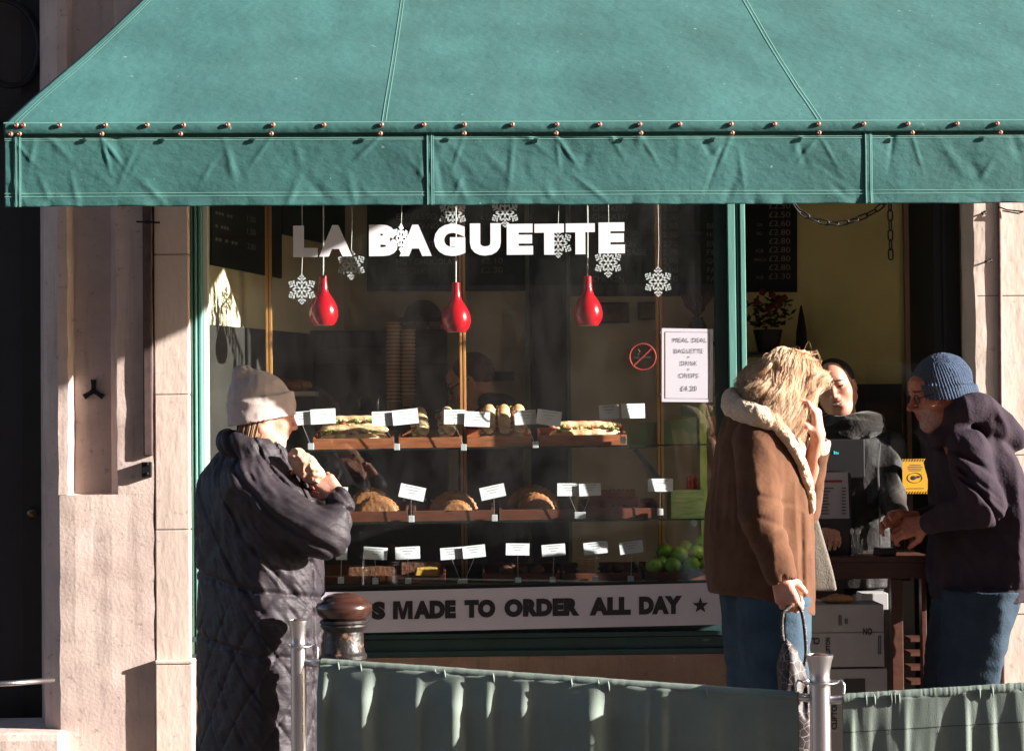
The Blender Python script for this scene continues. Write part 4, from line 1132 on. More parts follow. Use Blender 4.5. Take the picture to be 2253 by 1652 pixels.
r = thing('barrier_post', 'polished steel barrier post with flared top in front of the woman in the brown coat', 'barrier post', pR, 'steel barrier posts'); post_parts(r, pR, [(-1, .25), (1, -.1)], .0318)

CANV = mat('grey_green_canvas', lin('#6c786f'), 0.85, color2='#77837a', nscale=5, bump=.18, bscale=380)
def banner(lab, a, c, hgt, folds, seed, hem, name='barrier_banner'):
    """hanging canvas between two points, gathered on its bar"""
    a, c = Vector(a), Vector(c); e = (c - a); L = e.length; ed = e.normalized(); nrm = Vector((ed.y, -ed.x, 0)).normalized()
    if nrm.y > 0: nrm = -nrm
    r = thing(name, lab, 'banner', (a + c) / 2, 'canvas barrier banners')
    m_ = MB(); m_.tube([a - ed * .05, a, c, c + ed * .05], .013, 14); m_.build('bar', STEEL, r, smooth=True)
    q = random.Random(seed)
    fl = [(u, w_, am) for u, w_, am in folds]
    def off(u, v):
        d = 0
        for (u0, w_, am) in fl:
            t = (u - u0) / (w_ * (1 + .5 * v))
            # steep on one flank, gentle on the other
            d += am * (1 / (1 + math.exp(min(60, t * 3.6)))) * math.exp(-max(0, -t) * .42) * min(1, v * 8 + .04)
        d += .010 * n1(u * 9 + seed, v * 1.2) * min(1, v * 5) + .004 * n1(u * 30, v * 3, seed)
        return d
    NU_, NV_ = 320, 70
    def fn(i, j):
        u, v = i, j
        p = a + e * u + Vector((0, 0, -hgt * v))
        return p + nrm * (.015 + off(u, v))
    m_ = MB(); m_.grid(fn, NU_, NV_); cl = m_.build('cloth', CANV, r, smooth=True, solid=.002)
    # rolled top around the bar
    m_ = MB()
    def roll(i, j):
        an = math.pi * (-.55 + 1.45 * j); rad = .0165 + .0016 * n1(i * 40, j * 4, seed) + .0012 * n1(i * 110, j * 2, seed + 3)
        return a + e * i + nrm * (math.cos(an) * rad) + Vector((0, 0, math.sin(an) * rad))
    m_.grid(roll, 300, 14); m_.build('top_roll', CANV, r, smooth=True, solid=.002)
    for k in range(9):
        m_ = MB()
        u = q.uniform(.03, .97); pts = [a + e * (u + .003 * t) + nrm * (.0185 + .001) + Vector((0, 0, .012 - .034 * t)) for t in (0, .25, .5, .75, 1)]
        m_.tube(pts, [.0015, .0032, .0034, .0024, .0008], 6); m_.build('gather', CANV, r, smooth=True)
    if hem:
        m_ = MB(); pts = [fn(i / 300, hem) + nrm * .002 for i in range(301)]; rib(m_, pts, .0011, (0, 0, 1)); m_.build('hem_stitching', mat('dark_stitch', lin('#3d463f')), r)
    return r
f1 = [(.02, .012, .03), (.115, .022, .055), (.225, .016, .028), (.31, .022, .055), (.375, .014, .03), (.45, .018, .035), (.60, .026, .06), (.70, .012, .02), (.735, .014, .025), (.84, .03, .014), (.93, .03, .012)]
aL = P(706, 1459, -1.88); aR = P(1758, 1533, -2.32)
banner('long grey-green canvas banner with sunlit folds between the two steel posts', aL, aR, .85, f1, 3, 0)
f2 = [(.05, .016, .008), (.13, .026, .007), (.3, .022, .008), (.45, .03, .006), (.58, .02, .010), (.70, .02, .011), (.84, .025, .010), (.94, .03, .008)]
bL = P(1853, 1538, -2.35); bR = P(2330, 1508, -2.45)
banner('grey-green canvas banner with a stitched hem to the right of the steel posts', bL, bR, .85, f2, 8, .115)
# ================================================================== bodies: distance fields turned into one continuous surface
def npv(p): return np.array(tuple(p), np.float32)
def cone(a, b, ra, rb):
    a, b = npv(a), npv(b); ba = b - a; L = float(ba @ ba) + 1e-9
    def f(p):
        h = np.clip(((p - a) @ ba) / L, 0, 1)
        return np.linalg.norm(p - a - h[:, None] * ba, axis=1) - (ra + (rb - ra) * h)
    return f
def ellip(c, r, R=None):
    c, r = npv(c), npv(r); R = None if R is None else np.array(R, np.float32)
    def f(p):
        q = p - c
        if R is not None: q = q @ R
        k0 = np.linalg.norm(q / r, axis=1); k1 = np.linalg.norm(q / (r * r), axis=1) + 1e-9
        return k0 * (k0 - 1) / k1
    return f
def loft(tab, n=2.0, ends=True, shear=None):
    """rows (z, cx, cy, rx, ry), upward body of elliptic sections"""
    t = np.array(sorted(tab), np.float32)
    def f(p):
        z = p[:, 2]; c = [np.interp(z, t[:, 0], t[:, k]) for k in (1, 2, 3, 4)]
        yr = p[:, 1] - c[1]
        if shear: yr = yr + shear[0] * np.minimum(p[:, 0] - shear[1], 0)
        k = (np.abs((p[:, 0] - c[0]) / c[2]) ** n + np.abs(yr / c[3]) ** n) ** (1 / n)
        d = (k - 1) * np.minimum(c[2], c[3])
        if ends: d = np.maximum(d, np.maximum(z - t[-1, 0], t[0, 0] - z))
        return d
    return f
class Sdf:
    def __init__(s): s.ops = []
    def add(s, f, k=0.02): s.ops.append((f, k, 1)); return s
    def cut(s, f, k=0.01): s.ops.append((f, k, -1)); return s
    def disp(s, f): s.ops.append((f, 0, 0)); return s
    def __call__(s, p):
        d = np.full(len(p), 1e3, np.float32)
        for f, k, m in s.ops:
            if m == 0: d = d + f(p); continue
            e = f(p)
            if m == 1:
                h = np.maximum(k - np.abs(d - e), 0) / k; d = np.minimum(d, e) - h * h * k * .25
            else:
                e = -e; h = np.maximum(k - np.abs(d - e), 0) / k; d = np.maximum(d, e) + h * h * k * .25
        return d.astype(np.float32)
def frame(c, fwd, up=(0, 0, 1), roll=0.0, s=1.0):
    """local axes x (figure's right), y (forward), z (up) -> world"""
    y = Vector(fwd).normalized(); u = Vector(up); x = y.cross(u).normalized(); z = x.cross(y)
    if roll: 
        q = Matrix.Rotation(roll, 3, y); x = q @ x; z = q @ z
    return np.array([x, y, z], np.float32).T * s, npv(c)
def local(fr, f):
    R, c = fr; s = float(np.linalg.norm(R[:, 0]))
    return lambda p: f(((p - c) @ R) / (s * s)) * s
def tow(fr, q):
    R, c = fr
    return Vector((R @ npv(q) + c).tolist())
def surface(sdf, lo, hi, h):
    """naive surface nets over a sparse block grid"""
    lo, hi = npv(lo), npv(hi); B = 8
    n = np.ceil((hi - lo) / (h * B)).astype(int); N = n * B
    g = np.stack(np.meshgrid(*[np.arange(k) for k in n], indexing='ij'), -1).reshape(-1, 3)
    cen = lo + (g * B + (B - 1) / 2) * h
    dc = sdf(cen.astype(np.float32))
    F = np.repeat(np.repeat(np.repeat(np.sign(dc).reshape(n), B, 0), B, 1), B, 2).astype(np.float32)
    act = g[np.abs(dc) < B * h * 1.55]
    o = np.stack(np.meshgrid(*[np.arange(B)] * 3, indexing='ij'), -1).reshape(-1, 3)
    for i in range(0, len(act), 400):
        idx = (act[i:i + 400, None, :] * B + o[None]).reshape(-1, 3)
        F[idx[:, 0], idx[:, 1], idx[:, 2]] = sdf((lo + idx * h).astype(np.float32))
    F[0], F[-1] = 1, 1; F[:, 0], F[:, -1] = 1, 1; F[:, :, 0], F[:, :, -1] = 1, 1
    s = F < 0
    cs = np.zeros(N - 1, np.int8)
    offs = [(a, b, c) for a in (0, 1) for b in (0, 1) for c in (0, 1)]
    sl = lambda a, k: slice(a, N[k] - 1 + a)
    for a, b, c in offs: cs += s[sl(a, 0), sl(b, 1), sl(c, 2)]
    cells = np.argwhere((cs > 0) & (cs < 8))
    vid = np.full(N - 1, -1, np.int64); vid[tuple(cells.T)] = np.arange(len(cells))
    acc = np.zeros((len(cells), 3)); cnt = np.zeros(len(cells))
    for a in offs:
        for k in range(3):
            if a[k]: continue
            b = list(a); b[k] = 1
            pa = cells + a; pb = cells + b
            fa, fb = F[tuple(pa.T)], F[tuple(pb.T)]
            m = (fa < 0) != (fb < 0)
            t = np.where(m, fa / np.where(m, fa - fb, 1), 0)
            q = pa + 0.0; q[:, k] += t
            acc[m] += q[m]; cnt[m] += 1
    V = lo + (acc / cnt[:, None]) * h
    faces = []
    for k in range(3):
        i, j = [(1, 2), (2, 0), (0, 1)][k]
        A = s[tuple(slice(0, -1) if d == k else slice(None) for d in range(3))]
        Bq = s[tuple(slice(1, None) if d == k else slice(None) for d in range(3))]
        e = np.argwhere(A != Bq)
        e = e[(e[:, i] > 0) & (e[:, j] > 0) & (e[:, i] < N[i] - 1) & (e[:, j] < N[j] - 1)]
        ins = s[tuple(e.T)]
        def c_(di, dj):
            q = e.copy(); q[:, i] -= di; q[:, j] -= dj
            return vid[tuple(q.T)]
        q = np.stack([c_(1, 1), c_(0, 1), c_(0, 0), c_(1, 0)], 1)
        q[~ins] = q[~ins][:, ::-1]
        faces.append(q)
    Fq = np.concatenate(faces); Fq = Fq[(Fq >= 0).all(1)]
    # relax along the surface
    for _ in range(2):
        sm = np.zeros_like(V); c = np.zeros(len(V))
        for a, b in ((0, 1), (1, 2), (2, 3), (3, 0)):
            np.add.at(sm, Fq[:, a], V[Fq[:, b]]); np.add.at(c, Fq[:, a], 1)
            np.add.at(sm, Fq[:, b], V[Fq[:, a]]); np.add.at(c, Fq[:, b], 1)
        V = V * .6 + .4 * sm / np.maximum(c, 1)[:, None]
    return V, Fq
def skin_obj(name, sdf, lo, hi, h, mats, parent=None, region=None, **props):
    V, Fq = surface(sdf, lo, hi, h)
    off = np.zeros(3) if parent is None else np.array(BASE[parent.name])
    me = bpy.data.meshes.new(name)
    me.vertices.add(len(V)); me.vertices.foreach_set('co', (V - off).astype(np.float32).ravel())
    me.loops.add(len(Fq) * 4); me.loops.foreach_set('vertex_index', Fq.astype(np.int32).ravel())
    me.polygons.add(len(Fq)); me.polygons.foreach_set('loop_start', np.arange(0, len(Fq) * 4, 4, dtype=np.int32))
    for m in (mats if isinstance(mats, (list, tuple)) else [mats]): me.materials.append(m)
    if region is not None:
        me.polygons.foreach_set('material_index', region(V[Fq].mean(1)).astype(np.int32))
    me.update(calc_edges=True); me.validate()
    me.polygons.foreach_set('use_smooth', np.ones(len(me.polygons), bool))
    o = bpy.data.objects.new(name, me); COL.objects.link(o)
    BASE[o.name] = Vector(off.tolist())
    if parent is not None: o.parent = parent
    for k, v in props.items(): o[k] = v
    return o

def head_sdf(fr, nose=1.0, chin=1.0, fat=1.0, brow=1.0, smile=0.0):
    """head in local axes; origin midway between chin and crown"""
    h = Sdf()
    h.add(ellip((0, -.018, .028), (.074 * fat, .096, .092)))
    h.add(ellip((0, .022, -.03), (.060 * fat, .064, .082)), .05)
    h.add(ellip((0, .040, -.075), (.042 * fat, .042, .040)), .04)           # jaw
    h.add(ellip((0, .070, -.100), (.021, .018 * chin, .018)), .03)          # chin
    for s in (-1, 1):
        h.add(cone((s * .058 * fat, -.02, -.055), (s * .022, .058, -.098), .020, .016), .035)    # jaw line
        h.add(ellip((s * .040, .058, -.022), (.026, .026, .024)), .03)      # cheek
        h.cut(ellip((s * .033, .098, .010), (.020, .016, .013)), .018)      # eye socket
        h.add(ellip((s * .033, .074, .008), (.0145, .0145, .0125)), .004)   # eyeball and lids
        h.add(cone((s * .030, .0885, .0165), (s * .046, .079, .013), .0045, .004), .005)
    h.add(cone((-.030, .080, .029), (.030, .080, .029), .0115 * brow, .0115 * brow), .025)
    h.add(ellip((0, .070, .055), (.050, .030, .032)), .03)                 # forehead
    h.add(cone((0, .090, .018), (0, .090 + .024 * nose, -.022), .0085, .0115), .014)
    h.add(ellip((0, .090 + .025 * nose, -.024), (.0115, .011, .010)), .006)
    for s in (-1, 1): h.add(ellip((s * .011, .092 + .008 * nose, -.029), (.0085, .011, .0075)), .006)
    h.add(ellip((0, .083, -.050), (.026, .018, .020)), .02)                # mouth mound
    h.add(cone((-.019, .089, -.0525), (.019, .089, -.0525), .0058, .0058), .006)
    h.add(ellip((0, .0945, -.053), (.012, .0075, .0058)), .006)
    h.add(cone((-.016, .088, -.0675), (.016, .088, -.0675), .0066, .0066), .006)
    h.add(ellip((0, .0935, -.0672), (.012, .0070, .0062)), .006)
    h.cut(cone((-.020, .100, -.0602 + .004 * smile), (.020, .100, -.0602 + .004 * smile), .0032, .0032), .004)
    h.cut(ellip((0, .101, -.0815), (.02, .010, .007)), .012)
    for s in (-1, 1):
        h.add(ellip((s * .0755 * fat, -.008, -.006), (.009, .022, .033), Matrix.Rotation(s * .35, 3, 'Z')), .006)
        h.cut(ellip((s * .086 * fat, -.002, -.002), (.006, .011, .018)), .006)
    return local(fr, h)
def head_region(fr, lips=1, eye=2, browm=3, stub=None):
    R, c = fr; s = float(np.linalg.norm(R[:, 0]))
    def f(w):
        q = ((w - c) @ R) / (s * s); x, y, z = np.abs(q[:, 0]), q[:, 1], q[:, 2]
        m = np.zeros(len(w), int)
        if stub is not None: m[(y > .02) & (z < -.034) & (z > -.125) & (x < .06) & ~((x < .018) & (z > -.038))] = stub
        m[(y > .083) & ((x / .0225) ** 2 + ((z + .0600) / .0125) ** 2 < 1)] = lips
        m[(y > .07) & (((x - .033) / .0135) ** 2 + ((z - .0085) / .0042) ** 2 < 1)] = eye
        m[(y > .06) & (((x - .033) / .021) ** 2 + ((z - .0335 + (x - .03) * .12) / .0042) ** 2 < 1)] = browm
        return m
    return f
def hand_sdf(sd, wrist, dirn, palm, thumb_side, curl=(.5, .6, .4), spread=.06, size=1.0, thumb=(.6, .5), curls=None):
    """palm and five fingers; palm = direction the palm faces, thumb_side = +1 / -1 along dirn x palm. Returns fingertip points"""
    y = Vector(dirn).normalized(); zz = Vector(palm); zz = (zz - y * zz.dot(y)).normalized(); x = y.cross(zz) * thumb_side
    W = lambda a, b, c: Vector(wrist) + (x * a + y * b + zz * c) * size
    k = .007
    tips = []
    xs_ = (.029, .010, -.010, -.028); ks = (.087, .091, .086, .078); ln = (.96, 1.06, .98, .78)
    for i in range(4):
        sd.add(cone(W(xs_[i] * .55, .0, 0), W(xs_[i], ks[i] * .93, -.002), .0155 * size, .0125 * size), .014)
    sd.add(cone(W(-.012, .02, .004), W(-.02, .06, .004), .016 * size, .012 * size), .012)
    for i in range(4):
        cu = curl if curls is None else curls[i]
        p = W(xs_[i], ks[i], -.002); a = 0.0; q = (xs_[i] / .03) * spread
        r = (.0096, .0088, .0080, .0068); rb = .9 if i == 3 else 1.0
        for j, L in enumerate((.044, .027, .021)):
            a += cu[j]
            d = (y * math.cos(a) + zz * math.sin(a)) * math.cos(q) + x * math.sin(q)
            n = p + d * L * ln[i] * size
            sd.add(cone(p, n, r[j] * size * rb, r[j + 1] * size * rb), k if j else .010)
            sd.add(ellip(p, (r[j] * 1.08 * size * rb,) * 3), .004)
            p = n
        tips.append(p)
    t0 = W(.020, .018, .006); t1 = t0 + (x * math.cos(thumb[0]) + y * math.sin(thumb[0]) * 1.0 + zz * thumb[1]).normalized() * .040 * size
    d2 = (y * .85 + x * .25 * math.cos(thumb[0]) + zz * thumb[1] * 1.1).normalized()
    t2 = t1 + d2 * .032 * size; t3 = t2 + (d2 + zz * .15).normalized() * .024 * size
    sd.add(cone(W(.010, .01, .004), t1, .016 * size, .0125 * size), .014); sd.add(cone(t1, t2, .0118 * size, .0105 * size), .006); sd.add(cone(t2, t3, .0104 * size, .0078 * size), .006)
    tips.append(t3)
    return tips
def fold_noise(amp, fx, fy, fz, seed=0.0, ridge=True):
    def f(p):
        q = p * np.array([fx, fy, fz], np.float32) + seed
        n = vnoise(q) + .5 * vnoise(q * 2.1 + 7)
        return (np.abs(n) * 2 - .35) * amp if ridge else n * amp
    return f
SKIN = mat('skin', lin('#c08870'), 0.6, color2='#bd7f6a', nscale=26, bump=.10, bscale=160, sub=.12)
SKIN_PALE = mat('skin_pale', lin('#d29c86'), 0.6, color2='#c58672', nscale=26, bump=.15, bscale=160, sub=.12)
SKIN_OLD = mat('skin_weathered', lin('#b0705a'), 0.5, color2='#96543f', nscale=34, bump=.35, bscale=90, sub=.1)
LIPS = mat('lips', lin('#a34f4a'), 0.4)
EYE = mat('eye_dark', lin('#2a1a14'), 0.3)
BROW = mat('brow_hair', lin('#4a3122'), 0.8)
BROW_FAIR = mat('brow_fair', lin('#8d6a48'), 0.8)
# ================================================================== people
def tabpx(rows, y):
    """(py, left px, right px, half depth, offset in depth) -> loft rows"""
    out = []
    for py, a, c, ry, dy in rows:
        p, q = P(a, py, y), P(c, py, y)
        out.append(((p.z + q.z) / 2, (p.x + q.x) / 2, y + dy, (q.x - p.x) / 2, ry))
    return out
def cloth_mat(name, c, c2=None, rough=.75, ns=7, bump=.2, bs=60, sheen=.0, stretch=(1, 1, 1), spec=.3):
    return mat(name, lin(c), rough, color2=c2 or None, noise=0 if c2 else .12, nscale=ns, bump=bump, bscale=bs, sheen=sheen, stretch=stretch, spec=spec)
def knit(m, scale=260, strength=.5, axis=(1, 1, .25)):
    """adds rib waves to a knit"""
    nt = m.node_tree; b = nt.nodes['Principled BSDF']
    tc = nt.nodes.new('ShaderNodeTexCoord'); w = nt.nodes.new('ShaderNodeTexWave'); w.inputs['Scale'].default_value = scale; w.inputs['Distortion'].default_value = 2.5; w.inputs['Detail'].default_value = 2
    w.bands_direction = 'X'
    bp = nt.nodes.new('ShaderNodeBump'); bp.inputs['Strength'].default_value = strength; bp.inputs['Distance'].default_value = .004
    nt.links.new(tc.outputs['Object'], w.inputs[0]); nt.links.new(w.outputs['Fac'], bp.inputs['Height'])
    if b.inputs['Normal'].is_linked: nt.links.new(b.inputs['Normal'].links[0].from_socket, bp.inputs['Normal'])
    nt.links.new(bp.outputs[0], b.inputs['Normal'])
    return m
def strands(name, m, parent, roots, n, seed, fn, r0=.0016, segs=22):
    """many fine locks: fn(root index, rng) gives the guide points of one lock"""
    q = random.Random(seed); mb = MB()
    for i in range(n):
        pts = fn(i, q)
        if pts is None: continue
        k = len(pts)
        mb.tube(pts, [r0 * (1 - .75 * (j / (k - 1)) ** 2.2) * q.uniform(.9, 1.1) for j in range(k)], 4)
    return mb.build(name, m, parent, smooth=True)
def smoothpath(ctrl, n):
    """Catmull-Rom through control points"""
    c = [Vector(p) for p in ctrl]; c = [c[0] * 2 - c[1]] + c + [c[-1] * 2 - c[-2]]
    out = []
    m = len(c) - 3
    for i in range(n):
        u = i / (n - 1) * m; k = min(int(u), m - 1); t = u - k
        a, b_, d, e = c[k], c[k + 1], c[k + 2], c[k + 3]
        out.append(.5 * ((2 * b_) + (d - a) * t + (2 * a - 5 * b_ + 4 * d - e) * t * t + (3 * b_ - a - 3 * d + e) * t ** 3))
    return out

# ------------------------------------------------------------------ the woman in the beanie and long puffer coat
yL = -1.25
hc = P(584, 912, yL)
frL = frame(hc, (.93, .30, -.20), s=1.0)
body = Sdf(); body.add(head_sdf(frL, nose=.95, fat=.98))
nb = P(560, 1010, yL)
body.add(cone(tow(frL, (0, -.02, -.07)), nb, .052, .062), .03)
body.add(loft(tabpx([(985, 530, 590, .05, 0), (1040, 490, 640, .10, 0), (1200, 480, 660, .10, 0), (1400, 490, 650, .10, 0)], yL)), .05)
sh_, el_, wr_ = P(560, 1085, yL - .10), P(703, 1178, yL - .19), P(744, 1092, yL - .14)
body.add(cone(sh_, el_, .05, .042), .02); body.add(cone(el_, wr_, .04, .026), .015)
sh2, el2, wr2 = P(610, 1080, yL + .12), P(720, 1190, yL + .16), P(712, 1080, yL - .02)
body.add(cone(sh2, el2, .05, .042), .02); body.add(cone(el2, wr2, .04, .026), .015)
tipsR = hand_sdf(body, wr_, (P(690, 1035, yL - .09) - wr_), (-.45, .75, .3), 1, curl=(.75, .7, .4), thumb=(.9, .35), size=.98)
tipsL = hand_sdf(body, wr2, (P(655, 1018, yL - .04) - wr2), (-.3, -.5, -.7), -1, curl=(.55, .6, .4), size=.95)
regL = head_region(frL)
NAIL = mat('pink_nail', lin('#c21f4a'), .25)
tipN = tipsR[4]
def reg(w):
    m = regL(w)
    m[np.linalg.norm(w - npv(tipN + Vector((-.002, -.004, .002))), axis=1) < .0092] = 4
    return m
pL_ = skin_obj('person', body, P(440, 1420, yL - .35) , (P(800, 780, yL + .35)), .0042, [SKIN_PALE, LIPS, EYE, BROW_FAIR, NAIL], None, reg)
tag(pL_, 'person in a beige beanie and long black puffer coat at the shop window', 'person')
PUFF = cloth_mat('black_puffer_nylon', '#2a2529', '#332d32', rough=.58, ns=5, bump=.32, bs=30, spec=.26, stretch=(1, 1, 2.2))
coat = Sdf()
rows = [(955, 500, 598, .075, 0), (985, 482, 622, .10, .0), (1012, 455, 640, .135, 0), (1045, 427, 662, .165, 0), (1080, 412, 684, .185, 0), (1150, 406, 700, .205, 0), (1230, 413, 712, .215, 0), (1295, 424, 714, .22, 0), (1380, 422, 712, .225, 0),
        (1440, 420, 709, .225, 0), (1560, 422, 706, .23, 0), (1652, 414, 702, .235, 0), (1800, 424, 706, .24, 0), (1900, 424, 706, .24, 0)]
coat.add(loft(tabpx(rows, yL), 2.1, shear=(.55, X(585, yL, 1200))))
coat.add(cone(P(545, 1070, yL - .10), P(690, 1170, yL - .185), .098, .088), .05)           # near sleeve
coat.add(ellip(P(708, 1178, yL - .19), (.082, .07, .066)), .03)
coat.add(cone(P(722, 1180, yL - .19), P(745, 1115, yL - .15), .080, .058), .03)
coat.add(cone(P(748, 1110, yL - .15), P(746, 1092, yL - .14), .048, .038), .012)
coat.add(cone(P(620, 1070, yL + .12), P(710, 1180, yL + .17), .085, .08), .05)             # far sleeve
coat.add(cone(P(710, 1180, yL + .17), P(712, 1098, yL - .0), .075, .042), .03)
# raised collar round the neck, hollow on top
for k in range(14):
    a = 2 * math.pi * k / 14
    c0 = Vector((X(552, yL, 960) + math.cos(a) * .088, yL + math.sin(a) * .085, Z(972 + (math.cos(a) + 1) * 14, yL, 560)))
    coat.add(ellip(c0, (.034, .034, .046)), .025)
coat.cut(cone(P(556, 930, yL), P(560, 1000, yL), .066, .060), .02)
cxm = X(570, yL, 1300)
def quilt(p):
    """stitched diamonds below the hip, slanting pulls above, fine crumples everywhere"""
    x, y, z = p[:, 0] - cxm, p[:, 1] - yL, p[:, 2]
    a = np.arctan2(x, -y) * .24
    d = np.zeros(len(p), np.float32)
    zw = Z(1330, yL, 560)
    low = 1 / (1 + np.exp((z - zw) / .02))
    for sgn in (1, -1):
        u = (z * 1.0 + sgn * a * 1.25) / .23
        f = np.abs(u - np.round(u)) * .23
        d += (.006 * np.exp(-(f / .008) ** 2)) * low - .003 * low * np.exp(-((f - .06) / .05) ** 2)
    up = 1 - low
    u = (z + a * .95 + .03 * vnoise(p * 9)) / .19
    f = np.abs(u - np.round(u)) * .19
    d += .011 * np.exp(-(f / .013) ** 2) * up
    q = np.stack([(z + a * 1.1) * 34, (z - a * .8) * 9, y * 6], 1)
    n = vnoise(q); d += (.5 - np.abs(n) * 2) * .0065 * (.35 + up * .8)
    q = np.stack([(z - a * .7) * 15, (z + a * 1.2) * 26, x * 8], 1)
    d += np.abs(vnoise(q + 11)) * .014 - .003
    q = np.stack([a * 7 + z * 3, z * 30, y * 5], 1)
    d += low * .011 * np.abs(vnoise(q + 31)) * 2 * np.exp(-((a - .2) / .16) ** 2)
    for py in (1290, 1425):
        zz_ = Z(py, yL, 560); d += .012 * np.exp(-((z - zz_ + a * .12) / .010) ** 2)
    fx = np.exp(-(((a - .265 + (z - .6) * .02)) / .006) ** 2) * (y < .05)          # front edge
    return d + .012 * fx
coat.disp(quilt)
skin_obj('puffer_coat', coat, P(395, 1905, yL - .36), P(815, 925, yL + .36), .0055, PUFF, pL_)
mb = MB()
for dx in (-.09, .08):
    b0 = P(570, 1890, yL) + Vector((dx, 0, 0)); mb.tube([b0, Vector((b0.x, b0.y, GZ + .06))], [.075, .055], 14); mb.ell((b0.x + .05, b0.y, GZ + .045), (.12, .05, .045), 14, 8)
mb.build('boots', BLACK, pL_, smooth=True)
BEAN = knit(cloth_mat('beige_knit', '#b8a7a1', '#c3b3ac', rough=.9, ns=30, bump=.3, bs=260, sheen=.3), 150, .25)
hat = Sdf()
frh = frame(hc, (.93, .30, .06), s=1.0)
hat.add(local(frh, ellip((0, -.02, .050), (.094, .114, .105))))
hat.add(local(frh, cone((0, -.052, .105), (0, -.075, .150), .060, .034)), .05)
hat.cut(local(frh, lambda p: p[:, 2] - (-.012) - (p[:, 1]) * .10), .004)
hat2 = Sdf(); hat2.add(hat)
def cuff(p):
    r = np.sqrt((p[:, 0] / .100) ** 2 + ((p[:, 1] + .014) / .1175) ** 2)
    d1 = np.abs(r - .955) * .105 - .010
    zl = p[:, 2] - p[:, 1] * .12
    return np.maximum(d1, np.maximum(zl - .066, -.018 - zl))
hat2.add(local(frh, cuff), .012)
hat2.disp(lambda p: .003 * np.abs(vnoise(p * 34)) * 2 + .012 * np.exp(-(np.linalg.norm((p - npv(tow(frh, (.045, -.08, .15)))) / np.array([.035, .035, .055]), axis=1)) ** 2) + .004 * vnoise(p * 14))
hat2.cut(local(frh, ellip((0, -.012, .02), (.082, .102, .10))), .004)
skin_obj('beanie', hat2, P(480, 980, yL - .2), P(680, 795, yL + .2), .0035, BEAN, pL_)
HAIRB = mat('hair_fair_brown', lin('#7a5c44'), .55, color2='#93735a', nscale=40, stretch=(1, 1, .1))
def lock(i, q):
    a = q.uniform(-.95, .55); s_ = q.uniform(.90, 1.02)
    st = tow(frL, (.072 * s_ * math.cos(a) * q.choice((1, 1, 1, -1)), -.03 + .075 * math.sin(a), -.012))
    e = tow(frL, (.066 * math.cos(a), -.035 + .06 * math.sin(a), -.13)); e2 = e + Vector((-.01, q.uniform(-.01, .01), -.06))
    return smoothpath([st, st.lerp(e, .5) + Vector((q.uniform(-.006, .006), q.uniform(-.006, .006), 0)), e, e2], 10)
strands('hair', HAIRB, pL_, None, 150, 4, lock, .0032)
# paper bag
bagc = P(676, 1030, yL - .115)
bg_ = Sdf()
axb = (P(722, 1068, yL - .10) - P(640, 1000, yL - .10)).normalized()
frb = frame(bagc, axb, (.2, -.3, 1))
bg_.add(local(frb, ellip((0, .0, 0), (.036, .072, .044))))
bg_.add(local(frb, ellip((.0, -.055, .010), (.027, .030, .030))), .02)
bg_.disp(lambda p: .010 * (np.abs(vnoise(p * 42)) * 2 - .25) + .006 * vnoise(p * 90))
tag(recentre(skin_obj('paper_bag', bg_, bagc - Vector((.14,) * 3), bagc + Vector((.14,) * 3), .003, mat('bag_paper', lin('#b98b72'), .85, color2='#cba088', nscale=12, bump=.3, bscale=80))), 'crumpled pinkish paper bag held at the chin by the person in the beanie', 'paper bag')

# ------------------------------------------------------------------ the woman in the brown coat
yB = -1.42
hc = P(1735, 856, yB)
frB = frame(hc, (.86, .42, -.25))
body = Sdf(); body.add(head_sdf(frB))
body.add(cone(tow(frB, (0, -.02, -.07)), P(1700, 945, yB), .052, .06), .03)
body.add(loft(tabpx([(920, 1668, 1720, .05, 0), (980, 1630, 1740, .10, 0), (1200, 1640, 1740, .09, 0), (1285, 1650, 1740, .09, 0)], yB)), .05)
shR, elR, wrR = P(1668, 985, yB - .12), P(1672, 1140, yB - .185), P(1716, 1268, yB - .215)
body.add(cone(shR, elR, .048, .042), .02); body.add(cone(elR, wrR, .040, .027), .015)
shF, elF, wrF = P(1745, 990, yB + .10), P(1775, 1110, yB + .02), P(1800, 956, yB - .085)
body.add(cone(shF, elF, .046, .040), .02); body.add(cone(elF, wrF, .038, .025), .015)
tR = hand_sdf(body, wrR, (P(1740, 1345, yB - .225) - wrR), (.35, .85, -.1), 1, curls=[(.75, 1.3, .9), (.8, 1.35, .9), (.85, 1.35, .9), (.9, 1.3, .9)], thumb=(.7, .75), size=1.02)
tF = hand_sdf(body, wrF, (P(1790, 864, yB - .12) - wrF), (-.85, .35, .0), 1, curls=[(.45, .7, .5), (.75, .9, .6), (.95, 1.1, .7), (1.1, 1.2, .8)], thumb=(.8, .6), size=.98)
pB = skin_obj('person', body, P(1560, 1390, yB - .35), P(1850, 735, yB + .35), .0042, [SKIN_PALE, LIPS, EYE, BROW_FAIR], None, head_region(frB))
tag(pB, 'person with long blond hair in a brown shearling coat, one hand at the mouth', 'person')
SUEDE = cloth_mat('brown_suede', '#55392a', '#634533', rough=.95, ns=9, bump=.25, bs=45, sheen=.08, spec=.1)
FLEECE = cloth_mat('cream_fleece', '#c9ab8c', '#d9c0a4', rough=1.0, ns=50, bump=.9, bs=110, sheen=.5, spec=.1)
coat = Sdf()
rows = [(885, 1640, 1705, .08, 0), (905, 1608, 1722, .115, 0), (930, 1596, 1738, .145, 0), (965, 1588, 1752, .165, 0), (1000, 1583, 1763, .175, 0), (1050, 1576, 1776, .18, 0), (1105, 1566, 1786, .165, 0), (1180, 1561, 1789, .17, 0), (1250, 1563, 1790, .17, 0), (1318, 1572, 1790, .175, 0), (1352, 1580, 1790, .175, 0)]
